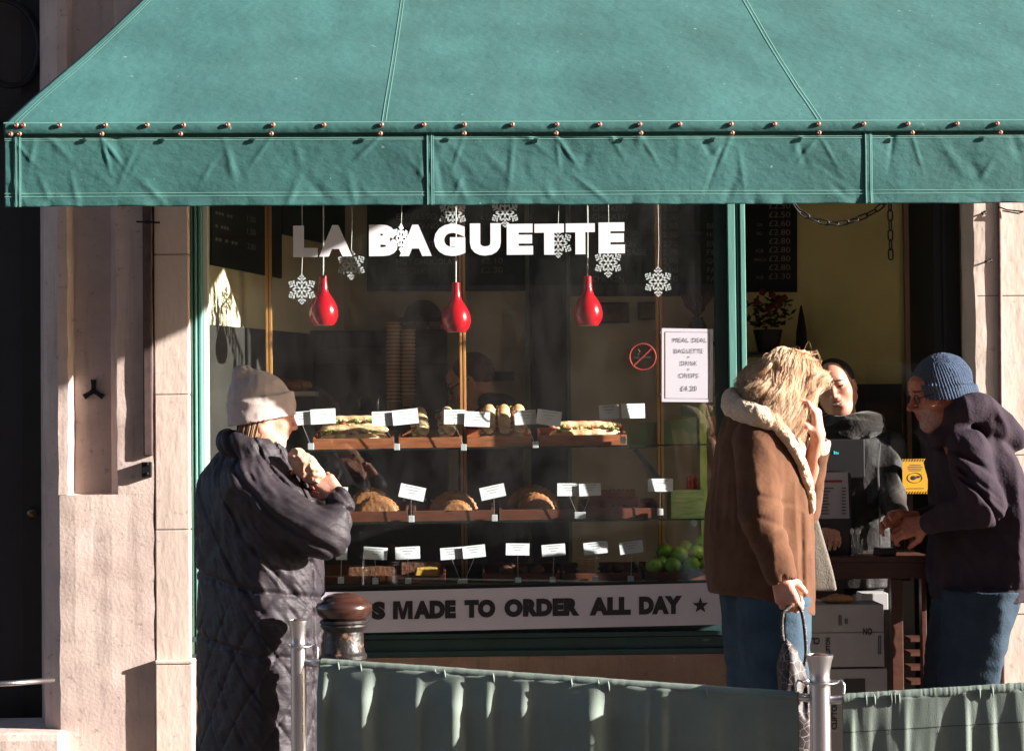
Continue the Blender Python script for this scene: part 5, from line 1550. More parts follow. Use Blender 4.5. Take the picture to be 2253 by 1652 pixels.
coat.add(loft(tabpx(rows, yB), 2.1, shear=(.65, X(1700, yB, 1100))))
coat.add(cone(P(1662, 970, yB - .11), P(1672, 1130, yB - .185), .080, .072), .022)
coat.add(cone(P(1672, 1130, yB - .185), P(1718, 1262, yB - .215), .072, .052), .018)
hz = [P(1571, 1308, yB), P(1790, 1352, yB)]
coat.cut(lambda p: -hz[0].z - ((hz[1].z - hz[0].z) * np.clip((p[:, 0] - hz[0].x - .12) / (hz[1].x - hz[0].x - .12), 0, 1)) + p[:, 2], .012)
# cuff opening
coat.cut(cone(P(1720, 1272, yB - .217), P(1726, 1300, yB - .219), .042, .046), .004)
def sfold(p):
    z = p[:, 2]; x = p[:, 0]
    arm = np.exp(-((p[:, 1] - (yB - .23)) / .08) ** 2)
    q = np.stack([x * 10 + z * 5, p[:, 1] * 9, z * 13 - x * 6], 1)
    d = .009 * np.abs(vnoise(q + 5)) * 2 * (.35 + .75 * arm) - .003
    q = np.stack([x * 22, p[:, 1] * 22, z * 4.5], 1)
    d += .009 * np.abs(vnoise(q + 17)) * 2 * (1 - arm * .7) - .002
    # the seam and pocket
    xs_ = X(1752, yB, 1180); d += .006 * np.exp(-((x - xs_) / .006) ** 2) * (z < Z(1125, yB, 1750)) * (p[:, 1] < yB)
    zc_ = Z(1062, yB, 1660)
    # creases at the elbow
    for py, s_ in ((1118, .5), (1140, -.4), (1165, .35), (1090, -.3), (1205, .3)):
        z0 = Z(py, yB, 1670) + s_ * (x - X(1670, yB, 1130)); d += .004 * np.exp(-((z - z0) / .009) ** 2) * arm
    return d
coat.disp(sfold)
ct = skin_obj('shearling_coat', coat, P(1535, 1385, yB - .34), P(1830, 865, yB + .3), .005, SUEDE, pB)
# fleece collar and front edge
col_ = Sdf()
cpath = smoothpath([P(1640, 880, yB + .09), P(1606, 888, yB + .0), P(1616, 905, yB - .10), P(1660, 918, yB - .165), P(1700, 928, yB - .165)], 20)
for i, (a, c_) in enumerate(zip(cpath, cpath[1:])):
    up_ = Vector((.012, .01, .030)) * math.sin(min(1, (i + 2) / 8) * math.pi / 2) * (1 - i / 26)
    col_.add(cone(a, c_, .022, .022), .02); col_.add(cone(a + up_, c_ + up_, .020, .020), .03)
fp = smoothpath([P(1705, 930, yB - .165), P(1732, 962, yB - .165), P(1755, 1000, yB - .15), P(1772, 1045, yB - .12), P(1785, 1092, yB - .085), P(1787, 1125, yB - .08)], 22)
for i, (a, c_) in enumerate(zip(fp, fp[1:])): col_.add(cone(a, c_, .020 - .009 * (i / 21), .020 - .009 * ((i + 1) / 21)), .012)
bp_ = smoothpath([P(1625, 888, yB + .08), P(1670, 890, yB + .14), P(1715, 915, yB + .12), P(1745, 960, yB + .03)], 12)
for a, c_ in zip(bp_, bp_[1:]): col_.add(cone(a, c_, .034, .03), .02)
col_.disp(lambda p: .006 * vnoise(p * 70) + .006 * vnoise(p * 30))
skin_obj('fleece_collar', col_, P(1570, 1150, yB - .3), P(1820, 840, yB + .25), .004, FLEECE, pB)
# far front flap showing its grey lining
fl = Sdf()
pts = [(1782, 1010), (1792, 1130), (1800, 1200), (1808, 1270)]
def flap(p):
    z = p[:, 2]
    zt_, zb__ = Z(1085, yB, 1790), Z(1306, yB, 1815)
    t = np.clip((zt_ - z) / (zt_ - zb__), 0, 1)
    x0 = X(1760, yB, 1200) + 0 * t; x1 = X(1782, yB + .12, 1090) + (X(1841, yB + .12, 1290) - X(1782, yB + .12, 1090)) * t ** .8
    yy = yB + .12 + .02 * np.sin(t * 5)
    dx = np.maximum(x0 - p[:, 0], p[:, 0] - x1); dy = np.abs(p[:, 1] - yy) - .010; dz = np.maximum(z - zt_, zb__ - z)
    q = np.stack([dx, dy, dz], 1) + .012
    return np.linalg.norm(np.maximum(q, 0), axis=1) + np.minimum(q.max(1), 0) - .012
fl.add(flap); fl.disp(lambda p: .005 * vnoise(p * np.array([30, 30, 8])))
skin_obj('coat_flap', fl, P(1740, 1330, yB), P(1860, 1070, yB + .2), .004, cloth_mat('grey_lining', '#5f5a52', '#6b655c', rough=1, ns=60, bump=.3, bs=160), pB)
# raised cuff
rc = Sdf(); a, c_ = P(1802, 992, yB - .045), P(1772, 1125, yB + .04); rc.add(cone(a, c_, .034, .055)); rc.add(cone(P(1800, 985, yB - .047), P(1796, 1005, yB - .04), .040, .040), .01)
rc.cut(cone(P(1798, 940, yB - .05), P(1801, 982, yB - .045), .036, .030), .004); rc.disp(lambda p: .006 * np.abs(vnoise(p * 30)))
cf = Sdf(); cf.add(cone(P(1801.5, 978, yB - .05), P(1800, 986, yB - .047), .041, .041)); cf.cut(cone(P(1803, 960, yB - .055), P(1800, 988, yB - .047), .034, .030), .004); cf.disp(lambda p: .004 * vnoise(p * 60))
skin_obj('fleece_cuff', cf, P(1740, 1030, yB - .15), P(1860, 930, yB + .05), .0035, FLEECE, pB)
skin_obj('raised_sleeve', rc, P(1720, 1160, yB - .15), P(1860, 930, yB + .16), .004, SUEDE, pB)
JEAN = cloth_mat('blue_denim', '#384b59', '#2e3f4e', rough=.85, ns=8, bump=.3, bs=120, spec=.2)
def jeans(parent, rows1, rows2, y, m, lo, hi, dy=.05):
    j = Sdf(); sx = X(rows1[0][1] * .45 + rows1[0][2] * .55, y, 1400); j.add(loft(tabpx(rows1, y - dy), 2.0, shear=(.5, sx))); j.add(loft(tabpx(rows2, y + dy), 2.0, shear=(.5, sx)), .03)
    j.disp(lambda p: .009 * np.abs(vnoise(p * np.array([13, 13, 22]) + 3)) * 2 + .006 * np.abs(vnoise(p * np.array([30, 30, 7]))) - .004)
    return skin_obj('jeans', j, lo, hi, .006, m, parent)
jeans(pB, [(1300, 1625, 1785, .13, 0), (1400, 1632, 1783, .12, 0), (1520, 1650, 1780, .10, 0), (1700, 1668, 1775, .085, 0), (1880, 1680, 1765, .07, 0)],
      [(1300, 1590, 1740, .12, 0), (1400, 1598, 1730, .115, 0), (1520, 1606, 1712, .10, 0), (1700, 1612, 1700, .085, 0), (1880, 1618, 1690, .07, 0)], yB, JEAN, P(1560, 1885, yB - .3), P(1810, 1290, yB + .3))
mb = MB()
for px in (1725, 1655):
    p = P(px, 1860, yB); mb.ell((p.x + .05, yB + (.05 if px < 1700 else -.05), GZ + .045), (.13, .05, .05), 14, 8); mb.tube([(p.x, yB + (.05 if px < 1700 else -.05), GZ + .05), (p.x, yB + (.05 if px < 1700 else -.05), GZ + .17)], .05, 10)
mb.build('shoes', BLACK, pB, smooth=True)
# hair
BLOND = mat('hair_blond', lin('#dcbf9f'), .45, color2='#bd9570', nscale=30, stretch=(1, 1, .15), spec=.6)
BLOND2 = mat('hair_blond_base', lin('#b08c6a'), .6, color2='#8c684a', nscale=40, stretch=(1, 1, .1), bump=.6, bscale=40)
cap_ = Sdf(); cap_.add(local(frB, ellip((0, -.025, .03), (.079, .099, .092)))); 
for (a, c_, ra, rb) in ((P(1722, 835, yB - .04), P(1748, 940, yB - .08), .068, .04), (P(1690, 830, yB + .0), P(1672, 900, yB - .03), .064, .045), (P(1745, 830, yB - .02), P(1768, 900, yB - .05), .042, .022), (P(1700, 860, yB + .08), P(1740, 940, yB + .06), .07, .05)): cap_.add(cone(a, c_, ra, rb), .04)
cap_.disp(lambda p: .008 * np.abs(vnoise(p * np.array([40, 40, 9]))) * 2)
hb = skin_obj('hair', cap_, P(1600, 990, yB - .25), P(1840, 730, yB + .25), .0045, BLOND2, pB)
def guideB(q):
    u = q.random(); kind = 0
    if u < .70:                                   # camera side: over the skull, then down to collar and chest
        ang = q.uniform(-1.55, 1.2)
        def sk(th, k=1.0):
            return tow(frB, (.088 * k * math.sin(th) * math.cos(ang * .9) + .012 * math.cos(th), -.025 + .108 * k * math.sin(th) * math.sin(ang * .9), .03 + .100 * k * math.cos(th)))
        t = (ang + 1.55) / 2.75                     # 0 back, 1 face
        ex = 1640 + t * 130 + q.uniform(-14, 14); ey = 892 + 92 * max(0, t - .2) ** .6 + q.uniform(-26, 20)
        e = P(ex, ey, yB - .10 - .08 * math.sin(t * 3) + q.uniform(-.02, .02))
        m2 = sk(1.75, 1.10)
        e0 = m2.lerp(e, .5) + Vector((q.uniform(-.012, .012), -.018, 0))
        return [sk(q.uniform(.05, .3), .97), sk(.62, 1.03), sk(1.15, 1.06), m2, e0, e]
    if u < .85:                                   # fringe falling forward
        st = tow(frB, (q.uniform(-.03, .05), q.uniform(.0, .04), .112))
        m1 = tow(frB, (q.uniform(-.04, .075), .100, .075))
        e = P(q.uniform(1778, 1812), q.uniform(826, 862), yB - q.uniform(-.02, .09))
        c = [st, m1, m1.lerp(e, .6) + Vector((.014, -.008, .010)), e]
        if q.random() < .6: c.append(P(q.uniform(1762, 1786), q.uniform(880, 945), yB - q.uniform(.06, .13)))
        return c
    st = tow(frB, (q.uniform(-.03, .05), q.uniform(-.07, 0), .110))
    m1 = tow(frB, (q.uniform(-.08, .08), -.14, .04)); e = P(q.uniform(1622, 1660), q.uniform(868, 905), yB + q.uniform(-.08, .06))
    return [st, m1, m1.lerp(e, .5) + Vector((-.022, 0, 0)), e]
_qg = random.Random(77)
CL = []
for k in range(150):
    CL.append((guideB(_qg), _qg.uniform(0, 6.3), _qg.uniform(.004, .011), _qg.uniform(1.8, 3.4), _qg.uniform(0, 6.3)))
def lockB(i, q):
    ctrl, ph, am, fr_, ph2 = CL[i % len(CL)]
    o = [Vector((q.gauss(0, 1), q.gauss(0, 1), q.gauss(0, 1))) * .0056 for _ in ctrl]
    o[0] = Vector((o[0].x * 3.5, o[0].y * 3.5, o[0].z * .5)); o[-1] = o[-1] * 1.6
    n = 21; pts = smoothpath([a + b_ for a, b_ in zip(ctrl, o)], n); out = []; am2 = am * 1.55 * q.uniform(.8, 1.15); cut = q.uniform(.86, 1.06)
    dph = q.gauss(0, .25)
    for k, p in enumerate(pts):
        t = k / (n - 1); w = am2 * t ** 1.2
        out.append(p + Vector((math.sin(ph + dph + t * fr_ * 6.3) * w, math.sin(ph2 + dph + t * fr_ * 6.3) * w * .9, math.cos(ph + t * fr_ * 6.3) * w * .3)))
    return out[:max(8, int(n * min(1, cut)))]
strands('hair_locks', BLOND, hb, None, 5200, 21, lockB, .00075)
def fly(i, q):
    st = tow(frB, (q.uniform(-.06, .08), q.uniform(-.10, .07), .115)); 
    d = Vector((q.uniform(-.7, 1.0), q.uniform(-.3, .1), q.uniform(-.1, .6))).normalized()
    p1 = st + d * q.uniform(.01, .03) + Vector((0, 0, .008)); p2 = p1 + d * q.uniform(.02, .05) + Vector((0, 0, -.012 * q.random()))
    return smoothpath([st, p1, p2, p2 + Vector((d.x * .02, 0, -.03))], 10)
strands('stray_hairs', BLOND, hb, None, 8, 5, fly, .0005)
# patterned bag held by its straps
hb_ = P(1735, 1335, yB - .17)
BAGM = mat('black_patterned_cloth', lin('#1a1416'), .6, noise=.2, nscale=10)
nt = BAGM.node_tree; bs = nt.nodes['Principled BSDF']
tc = nt.nodes.new('ShaderNodeTexCoord'); vo = nt.nodes.new('ShaderNodeTexVoronoi'); vo.feature = 'DISTANCE_TO_EDGE'; vo.inputs['Scale'].default_value = 34
rp = nt.nodes.new('ShaderNodeValToRGB'); rp.color_ramp.elements[0].position = .006; rp.color_ramp.elements[1].position = .024
rp.color_ramp.elements[0].color = (*lin('#94867f'), 1); rp.color_ramp.elements[1].color = (*lin('#231a1c'), 1)
nt.links.new(tc.outputs['Object'], vo.inputs[0]); nt.links.new(vo.outputs['Distance'], rp.inputs[0]); nt.links.new(rp.outputs[0], bs.inputs['Base Color'])
tb = thing('tote_bag', 'black cloth bag with thin white lines hanging from the hand below the brown coat', 'bag', P(1740, 1600, yB - .17))
sb = Sdf()
sb.add(loft(tabpx([(1405, 1722, 1738, .02, 0), (1450, 1712, 1762, .035, 0), (1510, 1706, 1782, .05, 0), (1600, 1706, 1800, .06, 0), (1690, 1712, 1800, .055, 0)], yB - .23), 2.2))
sb.disp(lambda p: .016 * np.abs(vnoise(p * np.array([26, 26, 9]))) * 2 - .005 + .006 * vnoise(p * 40))
skin_obj('bag_body', sb, P(1680, 1710, yB - .36), P(1830, 1390, yB - .09), .0045, BAGM, tb)
for pts in ([P(1741, 1330, yB - 0.225), P(1722, 1352, yB - 0.235), P(1722, 1400, yB - 0.235), P(1735, 1450, yB - 0.235)], [P(1748, 1325, yB - 0.215), P(1764, 1345, yB - 0.220), P(1772, 1400, yB - 0.220), P(1772, 1455, yB - 0.220), P(1752, 1500, yB - 0.235), P(1722, 1524, yB - 0.275)]):
    m_ = MB(); m_.tube(smoothpath(pts, 20), .0068, 8); m_.build('strap', BAGM, tb, smooth=True)

# ------------------------------------------------------------------ the man in the blue hat
yM = -0.58
hc = P(2066, 868, yM)
frM = frame(hc, (-.92, -.16, -.22), s=1.09)
body = Sdf(); body.add(head_sdf(frM, nose=1.25, chin=1.1, fat=.97, brow=1.15))
body.add(cone(tow(frM, (0, -.02, -.07)), P(2105, 955, yM), .056, .066), .03)
body.add(loft(tabpx([(950, 2080, 2140, .06, 0), (1000, 2090, 2180, .09, .05), (1150, 2120, 2225, .09, .06), (1300, 2130, 2230, .09, .06)], yM)), .05)
shN, elN, wrN = P(2128, 1000, yM - .12), P(2162, 1112, yM - .19), P(2040, 1152, yM - .02)
body.add(cone(shN, elN, .036, .036), .02); body.add(cone(elN, wrN, .036, .029), .015)
shF, elF, wrF = P(2115, 1010, yM + .16), P(2100, 1112, yM + .22), P(2012, 1142, yM + .08)
body.add(cone(shF, elF, .048, .044), .02); body.add(cone(elF, wrF, .042, .029), .015)
hand_sdf(body, wrN, (P(1962, 1168, yM + .03) - wrN), (.1, .75, -.35), 1, curl=(.55, .75, .5), thumb=(.8, .5), size=1.08)
hand_sdf(body, wrF, (P(1962, 1140, yM + .06) - wrF), (.0, -.7, -.5), -1, curl=(.5, .6, .45), thumb=(.7, .4), size=1.06)
STUB = mat('grey_stubble', lin('#94695a'), .6, color2='#a08a80', nscale=90, bump=.3, bscale=200)
pM = skin_obj('person', body, P(1920, 1330, yM - .4), P(2300, 770, yM + .4), .0043, [SKIN_OLD, LIPS, EYE, BROW, STUB], None, head_region(frM, stub=4))
tag(pM, 'person in a blue knitted hat and purple-brown hooded jacket leaning over the counter', 'person')
HOOD = cloth_mat('purple_brown_fleece', '#2f282f', '#3a3138', rough=.95, ns=7, bump=.3, bs=90, sheen=.0, spec=.12)
hd = Sdf()
rows = [(930, 2090, 2150, .09, 0), (955, 2072, 2185, .14, 0), (985, 2066, 2216, .18, 0), (1030, 2063, 2246, .2, 0), (1080, 2066, 2266, .2, 0), (1140, 2070, 2280, .195, 0), (1200, 2068, 2285, .19, 0), (1260, 2064, 2276, .19, 0), (1300, 2066, 2266, .19, 0), (1322, 2070, 2262, .185, 0)]
hd.add(loft(tabpx(rows, yM), 2.0, shear=(.75, X(2215, yM, 1100))))
hd.add(cone(P(2128, 995, yM - .12), P(2162, 1110, yM - .195), .088, .082), .04)
hd.add(cone(P(2165, 1112, yM - .205), P(2048, 1150, yM - .03), .076, .044), .03)
hd.add(cone(P(2115, 1000, yM + .15), P(2100, 1112, yM + .22), .08, .066), .05)
hd.add(cone(P(2100, 1112, yM + .22), P(2022, 1142, yM + .10), .062, .042), .03)
# hood lying on the back
hp = smoothpath([P(2085, 935, yM - .06), P(2115, 905, yM - .09), P(2150, 895, yM - .08), P(2185, 912, yM - .05), P(2218, 945, yM - .02), P(2236, 968, yM)], 16)
for i, (a, c_) in enumerate(zip(hp, hp[1:])): hd.add(cone(a, c_, .030 + .012 * math.sin(i / 15 * math.pi), .030), .035)
hp = smoothpath([P(2085, 935, yM + .08), P(2125, 900, yM + .1), P(2170, 905, yM + .08), P(2236, 968, yM)], 10)
for a, c_ in zip(hp, hp[1:]): hd.add(cone(a, c_, .04, .036), .035)
hd.add(ellip(P(2180, 940, yM), (.075, .10, .055), Matrix.Rotation(.6, 3, 'Y')), .04)
hd.add(ellip(P(2246, 975, yM), (.020, .022, .022)), .015)
hd.add(ellip(P(2100, 950, yM - .02), (.06, .10, .04)), .03)
hd.add(cone(P(2066, 968, yM - .06), P(2066, 968, yM + .07), .036, .036), .04)
def hfold(p):
    x, y, z = p[:, 0], p[:, 1], p[:, 2]
    q = np.stack([(x + z * .6) * 15, y * 9, (z - x * .6) * 7], 1)
    d = .016 * np.abs(vnoise(q + 21)) * 2 - .005
    q = np.stack([x * 20, y * 14, z * 4], 1)
    d += .010 * np.abs(vnoise(q + 4)) * 2 - .003
    z0 = Z(1292, yM, 2170); d += .007 * np.exp(-((z - z0) / .006) ** 2)
    arm = np.exp(-((y - (yM - .23)) / .1) ** 2)
    for px, py, s_ in ((2100, 1040, .9), (2120, 1075, .8), (2135, 1100, 1.1), (2090, 1000, .5), (2150, 1125, 1.6), (2110, 1010, .75)):
        z1 = Z(py, yM, px) - s_ * (x - X(px, yM, py)); d += .016 * np.exp(-((z - z1) / .012) ** 2) * arm * np.exp(-((x - X(px, yM, py)) / .09) ** 2)
    return d
hd.disp(hfold)
skin_obj('hooded_jacket', hd, P(1960, 1345, yM - .36), P(2340, 850, yM + .4), .0055, HOOD, pM)
jeans(pM, [(1300, 2090, 2252, .13, 0), (1380, 2085, 2225, .12, 0), (1450, 2080, 2208, .11, 0), (1520, 2080, 2192, .10, 0), (1700, 2085, 2180, .085, 0), (1800, 2090, 2175, .075, 0)],
      [(1300, 2065, 2240, .13, 0), (1380, 2055, 2190, .12, 0), (1520, 2045, 2160, .10, 0), (1700, 2045, 2140, .085, 0), (1800, 2050, 2135, .075, 0)], yM, cloth_mat('dark_denim', '#2c3b48', '#24323e', rough=.85, ns=8, bump=.3, bs=120, spec=.2), P(2020, 1805, yM - .3), P(2290, 1290, yM + .3), .06)
mb = MB()
for px, dy in ((2125, -.06), (2090, .06)):
    p = P(px, 1790, yM); mb.ell((p.x - .05, yM + dy, GZ + .045), (.13, .05, .05), 14, 8); mb.tube([(p.x, yM + dy, GZ + .05), (p.x, yM + dy, GZ + .2)], .05, 10)
mb.build('shoes', BLACK, pM, smooth=True)
BLUEK = knit(cloth_mat('blue_knit', '#384b67', '#445874', rough=.95, ns=30, bump=.4, bs=200, sheen=.3), 120, .9)
bh = Sdf(); frh = frame(hc, (-.92, -.16, -.30), s=1.09)
bh.add(local(frh, ellip((0, -.026, .040), (.090, .112, .104))))
bh.cut(local(frh, lambda p: p[:, 2] + .018 - p[:, 1] * .30), .004)
def band_(p):
    r = np.sqrt((p[:, 0] / .092) ** 2 + ((p[:, 1] + .024) / .113) ** 2); zl = p[:, 2] - p[:, 1] * .30
    return np.maximum(np.abs(r - .965) * .10 - .0085, np.maximum(zl - .034, -.020 - zl))
bh.add(local(frh, band_), .010)
def ribs(p):
    a = np.arctan2(p[:, 0], p[:, 1] + .024); return .0022 * np.cos(a * 56) + .003 * vnoise(p * 40)
bh.disp(local(frh, ribs))
bh.cut(local(frh, ellip((0, -.018, .0), (.080, .100, .10))), .004)
skin_obj('knitted_hat', bh, P(1960, 930, yM - .2), P(2160, 765, yM + .2), .0032, BLUEK, pM)
HG = mat('grey_hair', lin('#6e625c'), .7, noise=.3, nscale=60)
def lockM(i, q):
    st = tow(frM, (-.072, -.05 + q.uniform(-.03, .03), -.0)); return smoothpath([st, st + Vector((.002, 0, -.02)), st + Vector((.012 + q.uniform(0, .01), 0, -.045 - q.uniform(0, .02)))], 6)
strands('grey_hair', HG, pM, None, 60, 9, lockM, .002)
mb = MB()
for s_ in (-1, 1):
    mb.tube([tow(frM, (s_ * .034 + .021 * math.cos(a), .100, .006 + .016 * math.sin(a))) for a in [2 * math.pi * k / 18 for k in range(18)]], .0016, 6, closed=True)
    mb.tube([tow(frM, (s_ * .055, .100, .010)), tow(frM, (s_ * .074, .06, .012)), tow(frM, (s_ * .079, -.005, .012))], .0016, 6)
mb.tube([tow(frM, (-.013, .104, .008)), tow(frM, (.013, .104, .008))], .0016, 6)
mb.build('glasses', IRON, pM, smooth=True)

# ------------------------------------------------------------------ the server in the doorway
yS = .09
hc = P(1838, 854, yS)
frS = frame(hc, (-.28, -.95, -.10), roll=.24, s=1.0)
body = Sdf(); body.add(head_sdf(frS, smile=1, fat=1.03))
body.add(cone(tow(frS, (0, -.02, -.07)), P(1868, 950, yS + .03), .05, .06), .03)
body.add(loft(tabpx([(940, 1850, 1900, .05, 0), (990, 1815, 1950, .09, 0), (1150, 1820, 1955, .10, 0), (1300, 1825, 1950, .1, 0)], yS + .03)), .05)
a_, b_, c_ = P(1955, 985, yS - .02), P(1958, 1090, yS - .12), P(1972, 1142, yS - .36)
body.add(cone(a_, b_, .045, .04), .02); body.add(cone(b_, c_, .038, .026), .015)
hand_sdf(body, c_, (P(1975, 1128, yS - .5) - c_), (-.2, .0, -1), 1, curl=(.4, .5, .4), size=1.0)
a2, b2, c2 = P(1808, 990, yS - .02), P(1795, 1100, yS - .10), P(1818, 1165, yS - .22)
body.add(cone(a2, b2, .045, .04), .02); body.add(cone(b2, c2, .038, .026), .015)
hand_sdf(body, c2, (P(1828, 1172, yS - .30) - c2), (-.2, .0, -1), -1, curl=(.4, .5, .4), size=1.0)
TEETH = mat('teeth', lin('#d8cfc4'), .4)
rS = head_region(frS)
def regS(w):
    m = rS(w); R, c = frS; s = 1.0; q = ((w - c) @ R) / (s * s)
    m[(q[:, 1] > .08) & ((q[:, 0] / .019) ** 2 + ((q[:, 2] + .0600 - q[:, 0] ** 2 * 8) / .0042) ** 2 < 1)] = 4
    return m
pS = skin_obj('person', body, P(1760, 1330, yS - .75), P(2010, 785, yS + .3), .0042, [SKIN, LIPS, EYE, BROW, TEETH], None, regS)
tag(pS, 'smiling person with dark hair and thick black scarf serving in the doorway', 'person')
DHAIR = mat('hair_dark', lin('#1c120e'), .5, color2='#2a1b14', nscale=40, bump=.5, bscale=60, stretch=(1, 1, .2))
hs = Sdf(); hs.add(local(frS, ellip((0, -.035, .03), (.088, .10, .098)))); hs.add(local(frS, ellip((0, -.12, -.0), (.05, .05, .06))), .04)
hs.cut(local(frS, ellip((.006, .085, -.035), (.062, .075, .098))), .012); hs.disp(lambda p: .006 * np.abs(vnoise(p * 40)))
skin_obj('hair', hs, P(1770, 960, yS - .2), P(1910, 780, yS + .25), .004, DHAIR, pS)
SCARF = cloth_mat('black_scarf', '#15110f', '#1d1715', rough=.95, ns=20, bump=.6, bs=60, sheen=.2)
sc = Sdf()
for k in range(16):
    a = 2 * math.pi * k / 16
    sc.add(ellip(P(1868, 940 + 8 * math.sin(a * 2), yS) + Vector((math.cos(a) * .10, math.sin(a) * .10 - .01, 0)), (.055, .055, .06)), .03)
sc.disp(lambda p: .012 * np.abs(vnoise(p * np.array([14, 14, 40]))) * 2)
skin_obj('scarf', sc, P(1770, 1020, yS - .26), P(1970, 880, yS + .26), .005, SCARF, pS)
JACK = cloth_mat('grey_jacket', '#1f1c1c', '#292525', rough=.6, ns=8, bump=.3, bs=60)
jk = Sdf()
jk.add(loft(tabpx([(930, 1835, 1910, .1, 0), (965, 1802, 1955, .14, 0), (1020, 1795, 1975, .16, 0), (1100, 1800, 1972, .165, 0), (1300, 1805, 1970, .165, 0)], yS + .03), 2.2))
jk.add(cone(a_, b_, .075, .066), .03); jk.add(cone(b_, P(1975, 1132, yS - .30), .064, .045), .02); jk.add(cone(a2, b2, .07, .062), .03); jk.add(cone(b2, c2, .06, .042), .02)
jk.disp(lambda p: .012 * np.abs(vnoise(p * np.array([16, 16, 9]))) * 2 - .003)
skin_obj('jacket', jk, P(1750, 1320, yS - .6), P(2020, 905, yS + .3), .0055, JACK, pS)
mb = MB(); mb.tube(smoothpath([P(1936, 975, yS - .145), P(1932, 1030, yS - .15), P(1935, 1100, yS - .15), P(1937, 1200, yS - .15)], 14), .004, 6); mb.build('zip', STEEL, pS)
mb = MB(); mb.tube([P(1890, 1290, yS + .03), Vector((P(1890, 1290, yS).x, yS + .03, GZ))], [.15, .13], 16); mb.build('trousers', BLACK, pS, smooth=True)

# ------------------------------------------------------------------ the barista behind the case
yR = .93
hc = P(1036, 840, yR)
frR = frame(hc, (-.88, .14, -.45), s=1.0)
body = Sdf(); body.add(head_sdf(frR, fat=1.02))
body.add(cone(tow(frR, (0, -.03, -.06)), P(1075, 920, yR), .055, .065), .03)
body.add(loft(tabpx([(900, 1045, 1095, .06, 0), (930, 1025, 1130, .12, 0), (1050, 1015, 1145, .13, 0), (1250, 1015, 1145, .13, 0)], yR)), .05)
pR_ = skin_obj('person', body, P(960, 1260, yR - .25), P(1170, 765, yR + .25), .0042, [SKIN, LIPS, EYE, BROW], None, head_region(frR))
tag(pR_, 'person with short brown hair and glasses in a black hoodie behind the display case', 'person')
BHAIR = mat('hair_brown', lin('#55311d'), .6, color2='#402415', nscale=60, bump=.6, bscale=120)
hs = Sdf(); hs.add(local(frR, ellip((0, -.028, .032), (.084, .102, .097)))); hs.cut(local(frR, ellip((0, .085, -.06), (.12, .105, .108))), .01); hs.cut(local(frR, lambda p: p[:, 2] + .065), .01)
hs.disp(lambda p: .003 * vnoise(p * 90))
skin_obj('hair', hs, P(960, 920, yR - .2), P(1120, 765, yR + .2), .0038, BHAIR, pR_)
HB = cloth_mat('black_hoodie', '#151416', '#1c1b1d', rough=.95, ns=10, bump=.3, bs=60)
hd = Sdf(); hd.add(loft(tabpx([(890, 1055, 1095, .07, 0), (905, 1040, 1110, .12, 0), (930, 1022, 1135, .16, 0), (980, 1010, 1150, .18, 0), (1250, 1005, 1150, .18, 0)], yR), 2.2))
for k in range(10):
    a = math.pi * (.0 + k / 9) - math.pi / 2; hd.add(ellip(P(1072, 888, yR) + Vector((math.cos(a) * .085, math.sin(a) * .09, -.012 * math.cos(a) + .004)), (.045, .045, .04)), .03)
hd.disp(lambda p: .010 * np.abs(vnoise(p * 16)) * 2 - .003)
skin_obj('hoodie', hd, P(960, 1260, yR - .3), P(1190, 840, yR + .3), .0055, HB, pR_)
mb = MB()
for s_ in (-1, 1):
    mb.tube([tow(frR, (s_ * .034 + .023 * math.cos(a), .101, .004 + .019 * math.sin(a))) for a in [2 * math.pi * k / 18 for k in range(18)]], .003, 6, closed=True)
    mb.tube([tow(frR, (s_ * .056, .101, .010)), tow(frR, (s_ * .078, .05, .012)), tow(frR, (s_ * .082, -.012, .010))], .0028, 6)
mb.build('glasses', IRON, pR_, smooth=True)
mb = MB(); p = P(1075, 1240, yR); mb.tube([p, Vector((p.x, p.y, GZ))], [.15, .12], 14); mb.build('trousers', BLACK, pR_, smooth=True)
# ================================================================== the doorway: counter and what stands on it
CW = mat('counter_wood', lin('#42241a'), .45, color2='#532e20', nscale=6, stretch=(2, 2, 10), bump=.12)
yk = -.30
cn = thing('shop_counter', 'dark reddish wooden counter across the shop doorway', 'counter', (X(1940, yk), yk, GZ))
ztop_c = Z(1224, yk, 1940)
m_ = MB(); m_.box(X(1792, yk), X(2046, yk), yk, yk + .36, ztop_c - .022, ztop_c); m_.build('worktop', CW, cn, bevel=.003)
m_ = MB(); m_.box(X(1792, yk), X(2040, yk), yk + .006, yk + .026, Z(1273, yk, 1940), ztop_c - .0225); m_.build('apron', CW, cn, bevel=.002)
for a, c_ in ((1963, 1988), (2029, 2040)):
    m_ = MB(); m_.box(X(a, yk, 1400), X(c_, yk, 1400), yk + .004, yk + .05, GZ, Z(1274, yk, 1940)); m_.build('leg', CW, cn, bevel=.003)
m_ = MB()
m_.box(X(1790, yk), X(2040, yk), yk + .30, yk + .32, GZ, Z(1290, yk, 1940)); m_.build('back_panel', mat('counter_back', lin('#201611'), .6), cn)
m_ = MB()
for k in range(4): m_.box(X(1990, yk + .2), X(2029, yk + .2), yk + .15, yk + .28, Z(1420 + k * 32, yk, 2000), Z(1412 + k * 32, yk, 2000))
m_.build('slatted_shelf', CW, cn)
BOXC = mat('grey_cardboard', lin('#85817f'), .85, noise=.05, nscale=14, bump=.12, bscale=60)
def carton(lab, px0, px1, py0, py1, y, d):
    c0, c1 = P(px0, py1, y), P(px1, py0, y)
    r = thing('cardboard_box', lab, 'cardboard box', ((c0.x + c1.x) / 2, y + d / 2, c0.z), 'cardboard boxes by the counter')
    m_ = MB(); m_.box(c0.x, c1.x, y, y + d, c0.z, c1.z); m_.build('carton', BOXC, r, bevel=.004)
    return r
yx = -.52
